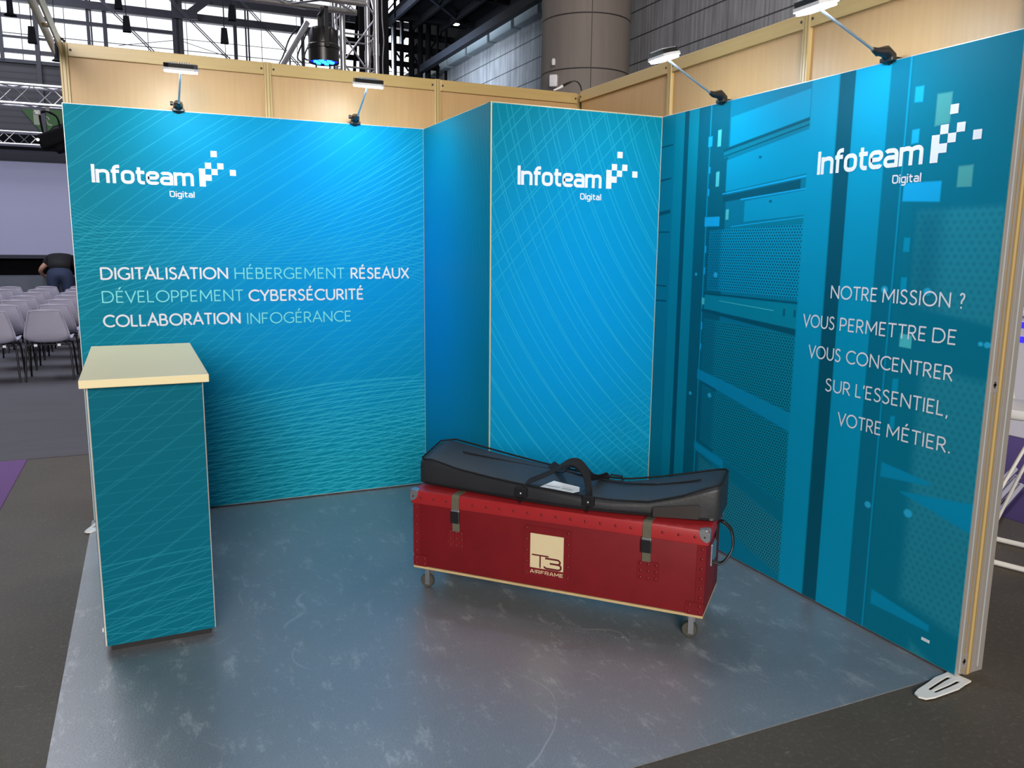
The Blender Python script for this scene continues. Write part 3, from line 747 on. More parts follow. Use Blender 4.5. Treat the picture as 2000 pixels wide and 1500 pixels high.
# ------------------------------------------------------------------ printed display walls
HB = 2.25
def panel(root, x0, x1, print_mat, M=None, edge='edge', depth=.044, lip=.004, name='graphic'):
    f = MB().box(x0, x1, 0, depth, .012, HB, .0015)
    f.build('frame', edge, root, M=M)
    g = MB().box(x0+lip, x1-lip, -.0025, .004, .016, HB-lip)
    return g.build(name, print_mat, root, M=M)
dl = thing('display_wall', 'teal printed wall on the left with three lines of white and mint words', 'display wall', (-3.033, -.007, 0))
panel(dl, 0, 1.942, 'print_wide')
logo(dl, .113, 1.855, .502, -.0025)
def line(root, name, txt, x0, x1, z, h, w, m, dz=-.0025):
    b = MB(); word(b, txt, x0, x1, z, h, w, CAPS, .2, lambda u, v, d: Vector((u, -d+dz, v))); return b.build(name, m, root, fix=False)
X = 3.033
for txt, a, b_, z, m in (('DIGITALISATION', -2.913, -2.262, 1.347, 1), ('HÉBERGEMENT', -2.227, -1.595, 1.346, 0), ('RÉSEAUX', -1.560, -1.192, 1.345, 1),
                         ('DÉVELOPPEMENT', -2.913, -2.183, 1.2215, 0), ('CYBERSÉCURITÉ', -2.156, -1.482, 1.219, 1),
                         ('COLLABORATION', -2.916, -2.205, 1.091, 1), ('INFOGÉRANCE', -2.169, -1.562, 1.087, 0)):
    line(dl, 'lettering', txt, a+X, b_+X, z, .0635, .0098 if m else .0066, 'white_vinyl' if m else 'mint_vinyl')

ck = thing('storage_closet', 'tall teal printed corner closet with fine arc lines', 'closet', (-1.09, -1.071, 0))
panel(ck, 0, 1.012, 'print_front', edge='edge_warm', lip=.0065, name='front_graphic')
Ms = Matrix.Translation((0, 1.062, 0)) @ Matrix.Rotation(-PI/2, 4, 'Z')
gs = empty('side_panel', (0, 1.062, 0), -PI/2); gs.parent = ck
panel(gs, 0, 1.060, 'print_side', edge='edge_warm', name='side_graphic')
logo(ck, .147, 1.855, .49, -.0025)

dr = thing('display_wall', 'teal wall on the right printed with server cabinets and five lines of text', 'display wall', (-.077, 0, 0), -PI/2)
gr = panel(dr, 1.03, 3.080, 'print_rack', edge='alu', depth=.053)
logo(dr, 2.228, 1.855, .514, -.0025)
for txt, a, b_, z in (('NOTRE', 2.354, 2.592, 1.344), ('MISSION', 2.617, 2.912, 1.344), ('?', 2.944, 2.967, 1.344), ('VOUS', 2.207, 2.388, 1.214), ('PERMETTRE', 2.415, 2.827, 1.214), ('DE', 2.852, 2.950, 1.214),
                      ('VOUS', 2.251, 2.434, 1.084), ('CONCENTRER', 2.461, 2.950, 1.084), ('SUR', 2.361, 2.497, .953), ("L'ESSENTIEL,", 2.523, 2.945, .953), ('VOTRE', 2.441, 2.665, .8225), ('MÉTIER.', 2.691, 2.968, .8225)):
    line(dr, 'lettering', txt, a, b_, z, .0535, .0062, 'white_vinyl')
# end profile of the frame: grooves, connector plates
for x in (.016, .034): MB().box(3.0795, 3.0812, x, x+.004, .02, HB-.01).build('profile_groove', 'groove' if x > .03 else 'edge', dr)
for z in (.035, 1.06):
    pl = MB().box(3.079, 3.0835, .018, .052, z, z+.058, .002).build('connector_plate', 'alu', dr)
    cr = MB(); cr.box(3.083, 3.0842, .031, .039, z+.018, z+.040); cr.box(3.083, 3.0842, .027, .043, z+.025, z+.033); cr.build('key_hole', 'screw', pl)
MB().box(2.93, 2.965, -.0035, -.002, .085, .097, .0005).build('sticker', 'white_vinyl', dr)

# ------------------------------------------------------------------ arm lamps clipped to the top of the panels
def arm_lamp(loc, rz, label, tip, head_rot=0.0, first=False):
    """local frame: -y points away from the panel; tip = end of the arm"""
    o = thing('arm_lamp', label, 'lamp', loc, rz, 'arm lamps on the printed walls')
    tip = Vector(tip); a = Vector((0, -.012, .055)); d = (tip-a).normalized()
    # clamp foot and tapered black knuckle
    MB().box(-.030, .030, -.030, .050, -.006, .010, .003).build('clamp', 'black_plastic', o)
    sd = Vector((1, 0, 0)); up = d.cross(sd)
    base = Vector((0, -.004, .008)); mid = base+d*.035+Vector((0, 0, .015)); end = base+d*.105
    rg = []
    for c, w, h in ((base, .026, .026), (mid, .024, .022), (base+d*.08, .014, .014), (end, .008, .009)):
        rg.append([c+sd*w*math.cos(t)+up*h*math.sin(t) for t in [2*PI*i/12 for i in range(12)]])
    MB().loft(rg).build('knuckle', 'black_plastic', o, smooth=40)
    MB().lathe([(0, -.040), (.011, -.040), (.011, -.026), (0, -.026)], mid, 12, 'X').build('tightening_knob', 'black_plastic', o, smooth=40)
    MB().tube(end, tip, .0055, 10).build('arm', 'steel', o, smooth=50)
    # flat head: black finned back, white frame, bright lens
    h = empty('head', tip); h.parent = o; h.rotation_euler = (math.radians(13), 0, head_rot)
    oc = [(-.084, -.024), (-.062, -.046), (.062, -.046), (.084, -.024), (.084, .024), (.062, .046), (-.062, .046), (-.084, .024)]
    MB().prism(oc, lambda u, v, t: (u, v, -.004+t), .012).build('head_frame', 'white_plastic', h)
    MB().prism([(u*.93, v*.9) for u, v in oc], lambda u, v, t: (u, v, .008+t), .019).build('heat_sink', 'black_plastic', h)
    for i in range(9):
        MB().box(-.047+i*.011, -.0435+i*.011, -.038, .038, .0265, .033).build('fin', 'edge', h)
    MB().prism([(u*.90, v*.86) for u, v in oc], lambda u, v, t: (u, v, -.015+t), .0115).build('lens', 'lens', h)
    return o
arm_lamp((-2.478, -.002, HB), 0, 'arm lamp above the left printed wall, nearest its left end', (.005, -.40, .140))
arm_lamp((-1.515, -.002, HB), 0, 'arm lamp above the left printed wall, beside the corner closet', (-.016, -.40, .152))
arm_lamp((-.07, -1.577, HB), -PI/2, 'arm lamp above the server print wall, next to the closet', (.074, -.41, .152))
arm_lamp((-.07, -2.555, HB), -PI/2, 'arm lamp above the server print wall, nearest its front end', (.02, -.41, .140))
# cable and plug of a lamp, hanging over the corner of the back wall
cb = thing('power_cable', 'black cable with inline connector looped over the partition corner', 'cable', (.0, .0, 0))
MB().path(spl([(-.045, .055, 2.627), (-.02, .045, 2.632), (.0, .030, 2.615), (.010, .016, 2.575), (.011, .012, 2.50), (.011, .012, 2.24)], 6), .0045, 8).build('cord', 'black_plastic', cb, smooth=60)
MB().path([(-.100, .070, 2.598), (-.075, .065, 2.612), (-.045, .055, 2.627)], .010, 10, r2=.006).build('connector', 'black_plastic', cb, smooth=40)
MB().path([(-.160, .085, 2.568), (-.125, .078, 2.583), (-.100, .070, 2.598)], .005, 10, r2=.010).build('connector_tip', 'white_plastic', cb, smooth=40)

# ------------------------------------------------------------------ white stabiliser feet
def stab_foot(loc, rz, label, cut=True):
    o = thing('panel_foot', label, 'foot', loc, rz, 'white stabiliser feet')
    outer = [(-.02, -.05), (.03, -.055), (.10, -.045), (.16, -.040), (.195, -.030), (.205, -.005), (.195, .022), (.16, .036), (.10, .045), (.03, .055), (-.02, .05)]
    b = MB()
    # three fingers around two slots
    b.prism([(-.02, -.05), (.03, -.055), (.10, -.045), (.13, -.02), (.06, -.026), (-.0, -.030), (-.02, -.03)], lambda u, v, t: (u, v*.8, t), .006)
    b.prism([(-.02, -.012), (.03, -.012), (.13, -.004), (.13, .004), (.03, .012), (-.02, .012)], lambda u, v, t: (u, v*.8, t), .006)
    b.prism([(-.02, .03), (.0, .030), (.06, .026), (.13, .02), (.10, .045), (.03, .055), (-.02, .05)], lambda u, v, t: (u, v*.8, t), .006)
    b.prism([(.10, -.045), (.16, -.040), (.195, -.030), (.205, -.005), (.195, .022), (.16, .036), (.10, .045), (.13, .02), (.13, -.02)], lambda u, v, t: (u, v*.8, t), .006)
    b.prism([(-.06, -.05), (-.02, -.05), (-.02, .05), (-.06, .05)], lambda u, v, t: (u, v*.8, t), .006)
    b.build('foot_plate', 'foot', o)
stab_foot((-.115, -3.093, .005), PI+.16, 'white slotted steel foot at the front end of the server print wall')
stab_foot((-2.965, -.02, .005), -PI/2-.45, 'white foot peeking out behind the counter')

# ------------------------------------------------------------------ counter
co = thing('counter', 'narrow teal printed counter with a cream top', 'counter', (-2.72, -1.188, 0), .014)
hw, hl, h = .198, .494, 1.031
MB().box(-hw+.02, hw-.02, -hl+.025, hl-.025, .004, .04).build('plinth', 'plinth', co)
MB().box(-hw, hw, -hl+.002, hl-.002, .034, h, .002).build('body', 'alu', co)
MB().box(-hw+.007, hw-.005, -hl-.0015, -hl+.006, .036, h-.002).build('front_graphic', 'print_counter_shaded', co, M=None)
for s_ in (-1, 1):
    x0 = s_*(hw+.0015); MB().box(min(x0, x0-s_*.006), max(x0, x0-s_*.006), -hl+.012, hl-.012, .036, h-.002).build('side_graphic', 'print_counter_shaded', co)
MB().box(-.2165, .2165, -.536, .536, h, h+.030, .003).build('counter_top', 'top', co)
MB().lathe([(0, -.006), (.008, -.006), (.010, 0), (0, 0)], (-hw-.001, -hl+.03, .09), 12, 'X').build('cam_lock', 'white_plastic', co)
for g_ in co.children:
    if g_.name.startswith('front_graphic'): pass

# ------------------------------------------------------------------ red trunk on castors
tr = thing('flight_case', 'long red riveted trunk on castors with a cream square badge', 'trunk', (-1.089, -1.915, 0), -.815)
T, D2, Z0, ZL, Z1 = .645, .178, .122, .412, .474
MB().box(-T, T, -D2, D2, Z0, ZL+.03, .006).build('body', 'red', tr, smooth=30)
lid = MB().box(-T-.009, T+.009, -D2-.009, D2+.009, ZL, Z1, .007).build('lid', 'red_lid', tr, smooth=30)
MB().box(-T+.001, T-.001, -D2-.002, D2-.001, Z0-.010, Z0).build('base_board', 'ply', tr)
def rivets(parent, pts, y, m='rivet', r=.0058, t=.003):
    for u, v in pts:
        MB().lathe([(0, -t), (r*.6, -t*.9), (r, -t*.2), (r, 0)], (u, y, v), 10, 'Y').build('rivet', m, parent, smooth=60)
rivets(lid, [(-.60+i*.0632, .444) for i in range(20) if abs(-.60+i*.0632+.43) > .025 and abs(-.60+i*.0632-.413) > .025], -D2-.009)
def patch(u0, u1, v0, v1, rv, t=.003):
    p = MB().prism(rr([(u0, v0), (u1, v0), (u1, v1), (u0, v1)], .008, True, 3), lambda u, v, d: (u, -D2-d, v), t).build('patch', 'red', tr)
    rivets(p, rv, -D2-t)
    return p
gp = lambda a, b, n: [a+(b-a)*i/(n-1) for i in range(n)]
patch(-.471, -.394, .236, .317, [(u, v) for u in gp(-.460, -.405, 3) for v in gp(.248, .305, 3)])
patch(.377, .466, .231, .312, [(u, v) for u in gp(.390, .453, 3) for v in gp(.243, .300, 3)])
cp = patch(-.113, .098, .168, .390, [(u, v) for u in (-.100, .085) for v in gp(.182, .378, 5)]+[(u, .180) for u in (-.06, -.01, .045)])
for s_ in (-1, 1):
    patch(min(s_*.575, s_*T), max(s_*.575, s_*T), Z0, .174, [(s_*.590, .135), (s_*.590, .160), (s_*.630, .135), (s_*.630, .160)])
    patch(min(s_*.610, s_*T), max(s_*.610, s_*T), .176, ZL, [(s_*.630, v) for v in gp(.195, .395, 6)], .0022)
# badge: cream square with the cut-out mark, word line below
bd = MB().prism([(-.082, .207), (.066, .207), (.066, .358), (-.082, .358)], lambda u, v, d: (u, -D2-.003-d, v), .0012).build('badge', 'cream', tr)
fy = lambda u, v, d: Vector((u, -D2-.0030-d, v))
b = MB(); word(b, 'T', -.077, .004, .210, .058, .0062, SQ, .2, fy, .0018); word(b, '3', -.018, .060, .209, .050, .0078, SQ, .2, fy, .0021); b.build('badge_sign', 'badge_red', bd, fix=False)
b = MB(); word(b, 'AIRFRAME', -.082, .066, .1825, .0155, .0027, SQ, .34, fy, .0010); b.build('badge_word', 'cream', tr, fix=False)
for u in (-.430, .413):
    st = MB().path([(u, -D2+.06, Z1+.003), (u, -D2+.01, Z1+.004), (u, -D2-.006, Z1+.002), (u, -D2-.0125, Z1-.012), (u, -D2-.0125, ZL), (u, -D2-.006, ZL-.03), (u, -D2-.0045, .312)], 0, flat=(.034, .003, (1, 0, 0))).build('strap', 'strap', tr)
    MB().box(u-.021, u+.021, -D2-.019, -D2-.010, .352, .405, .003).build('buckle', 'black_plastic', st)
    MB().box(u-.019, u+.019, -D2-.0175, -D2-.011, .405, .414, .001).build('buckle_bar', 'steel', st)
for s_ in (-1, 1):
    for f_ in (-1, 1):
        x, y = s_*(T+.0095), f_*(D2+.0095)
        b = MB()
        pr_ = rr([(0, 0), (.044, 0), (.030, -.040), (0, -.052)], .014, True, 4)
        b.prism(pr_, lambda u, v, d: (x-s_*u, y+f_*d, Z1+.001+v), .0022)
        b.prism(pr_, lambda u, v, d: (x+s_*d, y-f_*u, Z1+.001+v), .0022)
        b.prism(rr([(0, 0), (.044, 0), (.030, .034), (0, .044)], .012, True, 4), lambda u, v, d: (x-s_*u, y-f_*v, Z1+d), .0022)
        cn = b.build('metal_corner', 'steel', tr)
        MB().lathe([(0, -.0015), (.004, -.001), (.004, .001), (0, .0015)], (x-s_*.016, y+f_*.003, Z1-.026), 8, 'Y').build('corner_rivet', 'screw', cn)
        # castor
        cx, cy = s_*.595, f_*.125
        fk = MB(); fk.box(cx-.03, cx+.03, cy-.026, cy+.026, Z0-.020, Z0-.014)
        fk.box(cx-.012, cx+.010, cy-.019, cy-.016, .022, Z0-.02); fk.box(cx-.012, cx+.010, cy+.016, cy+.019, .022, Z0-.02)
        fork = fk.build('castor_fork', 'steel', tr)
        MB().lathe([(0, -.013), (.028, -.013), (.032, -.007), (.032, .007), (.028, .013), (0, .013)], (cx-.008, cy, .036), 24, 'Y').build('wheel', 'rubber', fork, smooth=40)
    # rope-like handle on the end
    hp = MB().box(min(s_*T, s_*(T+.006)), max(s_*T, s_*(T+.006)), -.060, .060, .285, .375, .002).build('handle_plate', 'steel', tr)
    for dy in (-.010, .0, .011):
        MB().path(spl([(s_*(T+.004), -.045+dy, .300), (s_*(T+.045), -.040+dy, .300), (s_*(T+.075), -.020+dy, .345), (s_*(T+.078), .0+dy, .385), (s_*(T+.060), .02+dy, .430), (s_*(T+.016), .035+dy, .445), (s_*(T+.004), .045+dy, .365)], 6), .0045, 8).build('handle_cord', 'black_plastic', hp, smooth=60)

# ------------------------------------------------------------------ black bag lying on the trunk
bg = thing('carry_bag', 'long sagging black nylon carry bag lying on the red trunk', 'bag', (-1.089, -1.915, Z1+.0075), -.815)
ST = [(-.635, -.112, .128, 0, .112, .150), (-.60, -.120, .135, 0, .120, .160), (-.45, -.135, .130, 0, .094, .140), (-.30, -.150, .125, 0, .082, .118), (-.15, -.162, .122, 0, .074, .098), (0, -.168, .120, 0, .070, .082), (.12, -.166, .120, 0, .062, .068),
      (.25, -.158, .125, 0, .056, .068), (.40, -.140, .132, 0, .060, .096), (.52, -.125, .140, 0, .092, .124), (.62, -.110, .145, 0, .132, .148), (.668, -.098, .145, 0, .148, .156)]
def ip(t):
    for a, b in zip(ST, ST[1:]):
        if t <= b[0]:
            k = (t-a[0])/(b[0]-a[0]); k = max(0, min(1, k))
            return tuple(x+(y-x)*k for x, y in zip(a, b))
    return ST[-1]
def sect(t, s=1.0, wob=0.0):
    _, b0, b1, zb, zf, zk = ip(t)
    pts = rr([(b0, zb), (b1, zb), (b1, zk), (b0, zf)], .022, True, 4)
    c = Vector(((b0+b1)/2, (zb+(zf+zk)/2)/2))
    out = []
    for p in pts:
        p = c+(Vector((p.x, p.y))-c)*s
        bul = .006*math.sin(9*t+p.x*20)*(1 if p.y > .02 else 0)
        out.append((t, p.x-(.008 if p.x < b0+.03 and p.y > .01 else 0)*math.sin(5*t+1), max(.0, p.y+bul*.5)))
    return out
ts = [-.655, -.650, -.640]+[-.625+i*(1.275/44) for i in range(45)]+[.662, .672, .676]
rings = []
for i, t in enumerate(ts):
    s_ = {0: .86, 1: .94, 2: .985, len(ts)-1: .86, len(ts)-2: .94, len(ts)-3: .985}.get(i, 1.0)
    rings.append(sect(t, s_))
MB().loft(rings).build('body', 'bag', bg, smooth=60)
def edge(t, front, inset=.004, lift=.002):
    _, b0, b1, zb, zf, zk = ip(t)
    return (t, b0+inset-.008*math.sin(5*t+1), zf+lift) if front else (t, b1-inset, zk+lift)
fe = [edge(-.63+i*1.29/30, True) for i in range(31)]; be = [edge(-.63+i*1.29/30, False) for i in range(31)]
lp = fe+[(.674, ip(.668)[1]+.03, ip(.668)[4]+.004), (.674, ip(.668)[2]-.03, ip(.668)[5]+.002)]+be[::-1]+[(-.650, ip(-.63)[2]-.03, ip(-.63)[5]+.002), (-.650, ip(-.63)[1]+.03, ip(-.63)[4]+.002)]
MB().path(lp, .0042, 6, closed=True).build('piping', 'bag_trim', bg, smooth=60)
zp = [(t, -.02+.105*(1-abs(t)/.7)**.5*0.9, (ip(t)[4]*.45+ip(t)[5]*.55)+.006) for t in [-.50+i*1.08/24 for i in range(25)]]
MB().path(zp, .0035, 6).build('zip', 'bag_trim', bg, smooth=60)
lo = [(t, ip(t)[1]-.006-.008*math.sin(5*t+1), .012) for t in [-.62+i*1.26/24 for i in range(25)]]
MB().path(lo, .004, 6).build('piping', 'bag_trim', bg, smooth=60)
# webbing handle: one strap up from each side, meeting in an arch
for y_, off in ((-.155, 0),):
    hs = spl([(-.125, y_-.012, .010), (-.125, y_-.016, .050), (-.115, y_-.004, .082), (-.07, y_+.02, .105), (-.01, y_+.045, .135), (.04, y_+.06, .172), (.085, y_+.062, .178), (.125, y_+.05, .150), (.15, y_+.02, .108), (.163, y_-.005, .080), (.168, y_-.014, .045), (.168, y_-.012, .010)], 6)
    MB().path(hs, 0, flat=(.046, .004, (0.25, 1, .55))).build('handle', 'bag_trim', bg, smooth=50)
hs = spl([(-.110, .118, .060), (-.10, .108, .098), (-.055, .06, .100), (0, .0, .112), (.03, -.04, .130), (.06, -.075, .165), (.10, -.08, .160), (.128, -.05, .115), (.14, .02, .090), (.15, .10, .080), (.155, .124, .050)], 6)
MB().path(hs, 0, flat=(.044, .004, (.5, 1, .5))).build('handle', 'bag_trim', bg, smooth=50)
for u in (-.125, .168):
    tb_ = MB().box(u-.024, u+.024, -.193, -.170, .028, .068, .003).build('handle_tab', 'bag_trim', bg)
    MB().lathe([(0, -.003), (.004, -.002), (.005, 0)], (u, -.1935, .046), 10, 'Y').build('stud', 'steel', tb_, smooth=60)
for u in (-.01, .20): MB().path([(u-.03, .118, ip(u)[5]-.004), (u-.025, .118, ip(u)[5]+.014), (u+.025, .118, ip(u)[5]+.012), (u+.03, .118, ip(u)[5]-.006)], 0, flat=(.02, .003, (0, 1, 0))).build('loop', 'bag_trim', bg)
pk = MB().prism(rr([(.425, .010), (.60, .012), (.605, .070), (.425, .048)], .006, True, 3), lambda u, v, d: (u, -.150+(u-.425)*.19-d, v), .006).build('clear_pocket', 'pvc', bg)
# paper tag tucked under the handle
pg = MB().prism([(-.050, -.165), (.085, -.172), (.112, -.130), (.098, -.085), (-.020, -.075)], lambda u, v, d: (u, v, .078-.10*max(0, u)+.06*(v+.12)+d), .0008).build('paper_tag', 'paper', bg)
for (a, b_) in (((-.035, -.140), (.03, -.141)), ((.04, -.142), (.085, -.140)), ((-.01, -.165), (-.012, -.148))):
    MB().path([(a[0], a[1], .0800-.10*max(0, a[0])+.06*(a[1]+.12)), (b_[0], b_[1], .0800-.10*max(0, b_[0])+.06*(b_[1]+.12))], 0, flat=(.003, .0006, (0, 1, 0))).build('ink_mark', 'ink', pg)

# ------------------------------------------------------------------ lighting trusses
def truss(label, loc, a, length, size=.29, r=.025, rb=.008, group=None, axis='X', bays=None, faces=4):
    """box truss from loc, along x ('X') or upward ('Z')"""
    o = thing('lighting_truss', label, 'truss', loc, 0, group)
    h = size/2; n = bays or max(2, round(length/(size*.95)))
    P = (lambda l, u, v: (l, u, v)) if axis == 'X' else (lambda l, u, v: (u, v, l))
    cs = [(-h, -h), (h, -h), (h, h), (-h, h)]
    for c in cs: MB().tube(P(0, *c), P(length, *c), r, 12).build('chord', 'truss', o, smooth=60)
    for f in range(faces):
        c0, c1 = cs[f], cs[(f+1) % 4]
        for i in range(n):
            l0, l1 = length*i/n, length*(i+1)/n
            p, q = (c0, c1) if (i+f) % 2 == 0 else (c1, c0)
            MB().tube(P(l0, *p), P(l1, *q), rb, 6).build('brace', 'truss', o, smooth=60)
    return o, P, cs, n
t1, P, cs, n = truss('upright aluminium truss tower standing behind the back partition', (-.905, 2.445, .0), 0, 5.4, .29, .024, .008, 'trusses by the stand', 'Z', 14)
for z in (1.5, 3.05, 3.32, 4.6):
    for f in range(4):
        MB().tube(P(z, *cs[f]), P(z, *cs[(f+1) % 4]), .008, 6).build('brace', 'truss', t1, smooth=60)
for c in cs: MB().tube(P(3.16, *c), P(3.26, *c), .029, 12).build('coupler', 'truss', t1, smooth=60)
MB().box(-.3, .3, -.3, .3, .0045, .02).build('base_plate', 'steel', t1)
t2, P2, cs2, n2 = truss('level aluminium truss with a blue glow ending at the truss tower', (-4.6, 2.10, 3.625), 0, 3.66, .29, .027, .008, 'trusses by the stand', 'X', 13)
t3 = thing('support_pole', 'sloping aluminium pole leaning up to the level truss', 'pole', (-1.62, 2.3, 0), 0)
MB().tube((-.12, 0, 2.7), (.30, .12, 3.40), .024, 12).build('tube', 'truss', t3, smooth=60)
MB().tube((-.12, 0, 2.7), (-.30, .3, .02), .024, 12).build('tube', 'truss', t3, smooth=60)
# blue wash light hanging from the level truss
par = thing('wash_light', 'black round stage light with glowing blue lamps hanging by the truss tower', 'stage light', (-1.262, 2.06, 3.01))
MB().lathe([(0, .02), (.105, .02), (.122, 0), (.122, .10), (.128, .105), (.128, .13), (.120, .14), (.118, .23), (.095, .265), (0, .27)], n=32).build('housing', 'black_plastic', par, smooth=35)
fc = MB().lathe([(0, .012), (.108, .012), (.108, .02), (0, .02)], n=32).build('lens_plate', 'blue_led', par, smooth=35)
for i in range(7):
    a = i*PI/3; r = 0 if i == 6 else .065
    MB().lathe([(0, -.004), (.018, -.002), (.022, .012), (0, .012)], (r*math.cos(a), r*math.sin(a), 0), 12).build('led_lens', 'blue_led_core', fc, smooth=60)
yk = MB()
for s_ in (-1, 1): yk.box(-.016, .016, s_*.135-.004, s_*.135+.004, .10, .40)
yk.box(-.016, .016, -.139, .139, .394, .402); yk.build('yoke', 'black_plastic', par)
MB().lathe([(0, -.155), (.020, -.155), (.022, -.14), (0, -.14)], (0, 0, .115), 14, 'Y').build('yoke_knob', 'black_plastic', par, smooth=40)
for i in range(10):
    a = 2*PI*i/10; MB().box(.108, .121, -.004, .004, .15, .25, M=Matrix.Rotation(a, 4, 'Z')).build('cooling_fin', 'dark_steel', par)
MB().box(-.02, .02, -.02, .02, .40, .425).build('clamp', 'black_plastic', par)
lp_ = bpy.data.lights.new('blue_wash', 'SPOT'); lp_.energy = 60; lp_.color = (.05, .1, 1); lp_.spot_size = 1.2; lp_.shadow_soft_size = .08
lo_ = bpy.data.objects.new('blue_wash', lp_); C.objects.link(lo_); lo_.parent = par; lo_.location = (0, 0, -.01)
for a in range(5):
    cbx = MB().path(spl([(-1.75+.1*a, 2.6+.05*a, 2.5), (-1.60+.12*a, 2.5, 2.95+.03*a), (-1.50+.06*a, 2.6, 3.15), (-1.44+.06*a, 2.6, 3.30), (-1.36+.04*a, 2.6, 3.40)], 5), .007, 6).build('truss_cable', 'black_plastic', None, smooth=60)
    tag(cbx, 'black cables bunched between the leaning pole and the round stage light', 'cable', 'cables beside the stage light')
hc = tag(MB().path(spl([(-.70, 2.30, 3.9), (-.705, 2.30, 3.5), (-.69, 2.31, 3.3), (-.705, 2.30, 3.1), (-.70, 2.3, 2.6), (-.70, 2.3, .03)], 5), .005, 6).build('hanging_cable', 'steel', None, smooth=60), 'thin grey cable hanging down beside the truss tower', 'cable')
dk = tag(MB().box(-.44, -.15, -.02, .02, .0, 4.6).build('drape', 'black', None), 'black drape hanging behind the truss tower', 'drape'); dk.location = (-.22, 3.3, .005)

# ------------------------------------------------------------------ stage, screen and its trusses
sg = tag(MB().box(-10, 1.5, 12.8, 18, .0, .90).build('stage', 'stage_grey', None), 'low grey stage in front of the projection screen', 'stage')
sg.location.z = .005
bdp = tag(MB().box(-10, 1.5, 13.9, 13.95, .0, 2.75).build('backdrop', 'black', None), 'black drape behind the projection screen', 'drape'); bdp.location.z = .906
sc = thing('projection_screen', 'large pale grey projection screen above the stage', 'screen', (-4.5, 13.5, .906))
MB().box(-5, 4.5, 0, .03, .40, 2.165).build('screen_cloth', 'screen', sc)
MB().box(-5, 4.5, -.01, .05, 2.165, 2.375).build('header', 'navy', sc)
MB().box(-5, 4.5, -.005, .02, .33, .40).build('lower_border', 'navy', sc)
for x in (-4.6, 4.2): MB().box(x, x+.08, .03, .11, 0, 2.37).build('screen_stand', 'black', sc)
s1_, *_r = truss('upper bare truss hanging in front of the grey cladding, left of the partition', (-9.0, 8.42, 3.53), 0, 8.4, .25, .022, .007, 'trusses over the stage')
s2_, *_r = truss('lower bare truss hanging just above the projection screen', (-10.0, 13.0, 3.44), 0, 9.5, .22, .022, .007, 'trusses over the stage')
# big black moving light hanging from the upper truss
pj = thing('stage_projector', 'bulky black projector in a yoke hanging from the upper truss', 'stage light', (-3.70, 8.29, 2.80))
Mx = Matrix.Translation((.02, 0, .19)) @ Matrix.Rotation(-.42, 4, 'Y')
b = MB(); b.box(-.26, .34, -.16, .16, -.10, .10, .03); b.build('housing', 'black', pj, M=Mx)
b = MB(); b.box(-.12, .30, -.13, .13, -.20, -.06, .03); b.build('lamp_house', 'black', pj, M=Mx)
b = MB()
b.path(spl([(-.17, 0, .24), (-.19, 0, .42), (-.18, 0, .50), (-.10, 0, .515), (-.02, 0, .485), (.025, 0, .43), (.045, 0, .30)], 5), 0, flat=(.08, .022, (0, 1, 0)))
b.build('yoke', 'black', pj)
MB().box(-.115, -.065, -.03, .03, .50, .578).build('clamp', 'black_plastic', pj)
ntg = MB().box(-.26, -.17, -.062, -.058, .46, .53).build('number_plate', 'black_plastic', pj)
b = MB(); word(b, '50', -.245, -.185, .475, .042, .009, SQ, .25, lambda u, v, d: Vector((u, -.0625-d, v))); b.build('plate_number', 'white_vinyl', ntg, fix=False)
MB().lathe([(0, -.02), (.02, -.02), (.02, .02), (0, .02)], (-.22, -.165, .12), 10, 'Y').build('knob', 'steel', pj, smooth=40)
MB().path(spl([(.09, .1, .78), (.12, .05, .62), (.12, .02, .47), (.19, .02, .35)], 5), .008, 6).build('cord', 'black_plastic', pj, smooth=60)
# green exit sign on the cladding
ex = thing('exit_sign', 'green pointed emergency exit sign with a pale running figure', 'sign', (-5.75, 29.93, 5.55))
MB().prism([(-.68, .72), (.62, .80), (.60, .30), (.28, .18), (.0, -.16), (-.06, -.10)], lambda u, v, d: (u, -d, v), .05).build('sign_plate', 'green', ex)
fb = lambda b_: b_
b = MB()
y = -.052
def qd(*p): b.face([(u, y, v) for u, v in p])
qd(*[(.10+.045*math.cos(t*PI/4), .585+.05*math.sin(t*PI/4)) for t in range(8)])
def limb(p, q, w):
    p, q = Vector(p), Vector(q); d = (q-p).normalized(); n_ = Vector((-d.y, d.x))*w/2
    qd(p+n_, p-n_, q-n_, q+n_)
limb((.13, .53), (.22, .33), .10); limb((.14, .52), (.28, .50), .045); limb((.28, .50), (.34, .41), .045); limb((.13, .50), (.07, .40), .045); limb((.07, .40), (.13, .34), .04)
limb((.22, .34), (.29, .24), .06); limb((.29, .24), (.42, .22), .05); limb((.20, .34), (.15, .24), .06); limb((.15, .24), (.17, .12), .05)
for v in b.bm.verts: v.co.x = v.co.x*.85-.10
b.build('running_figure', 'pale', ex, fix=False)
MB().box(-.31, -.08, -.056, -.05, .20, .66).build('door_mark', 'pale', ex)
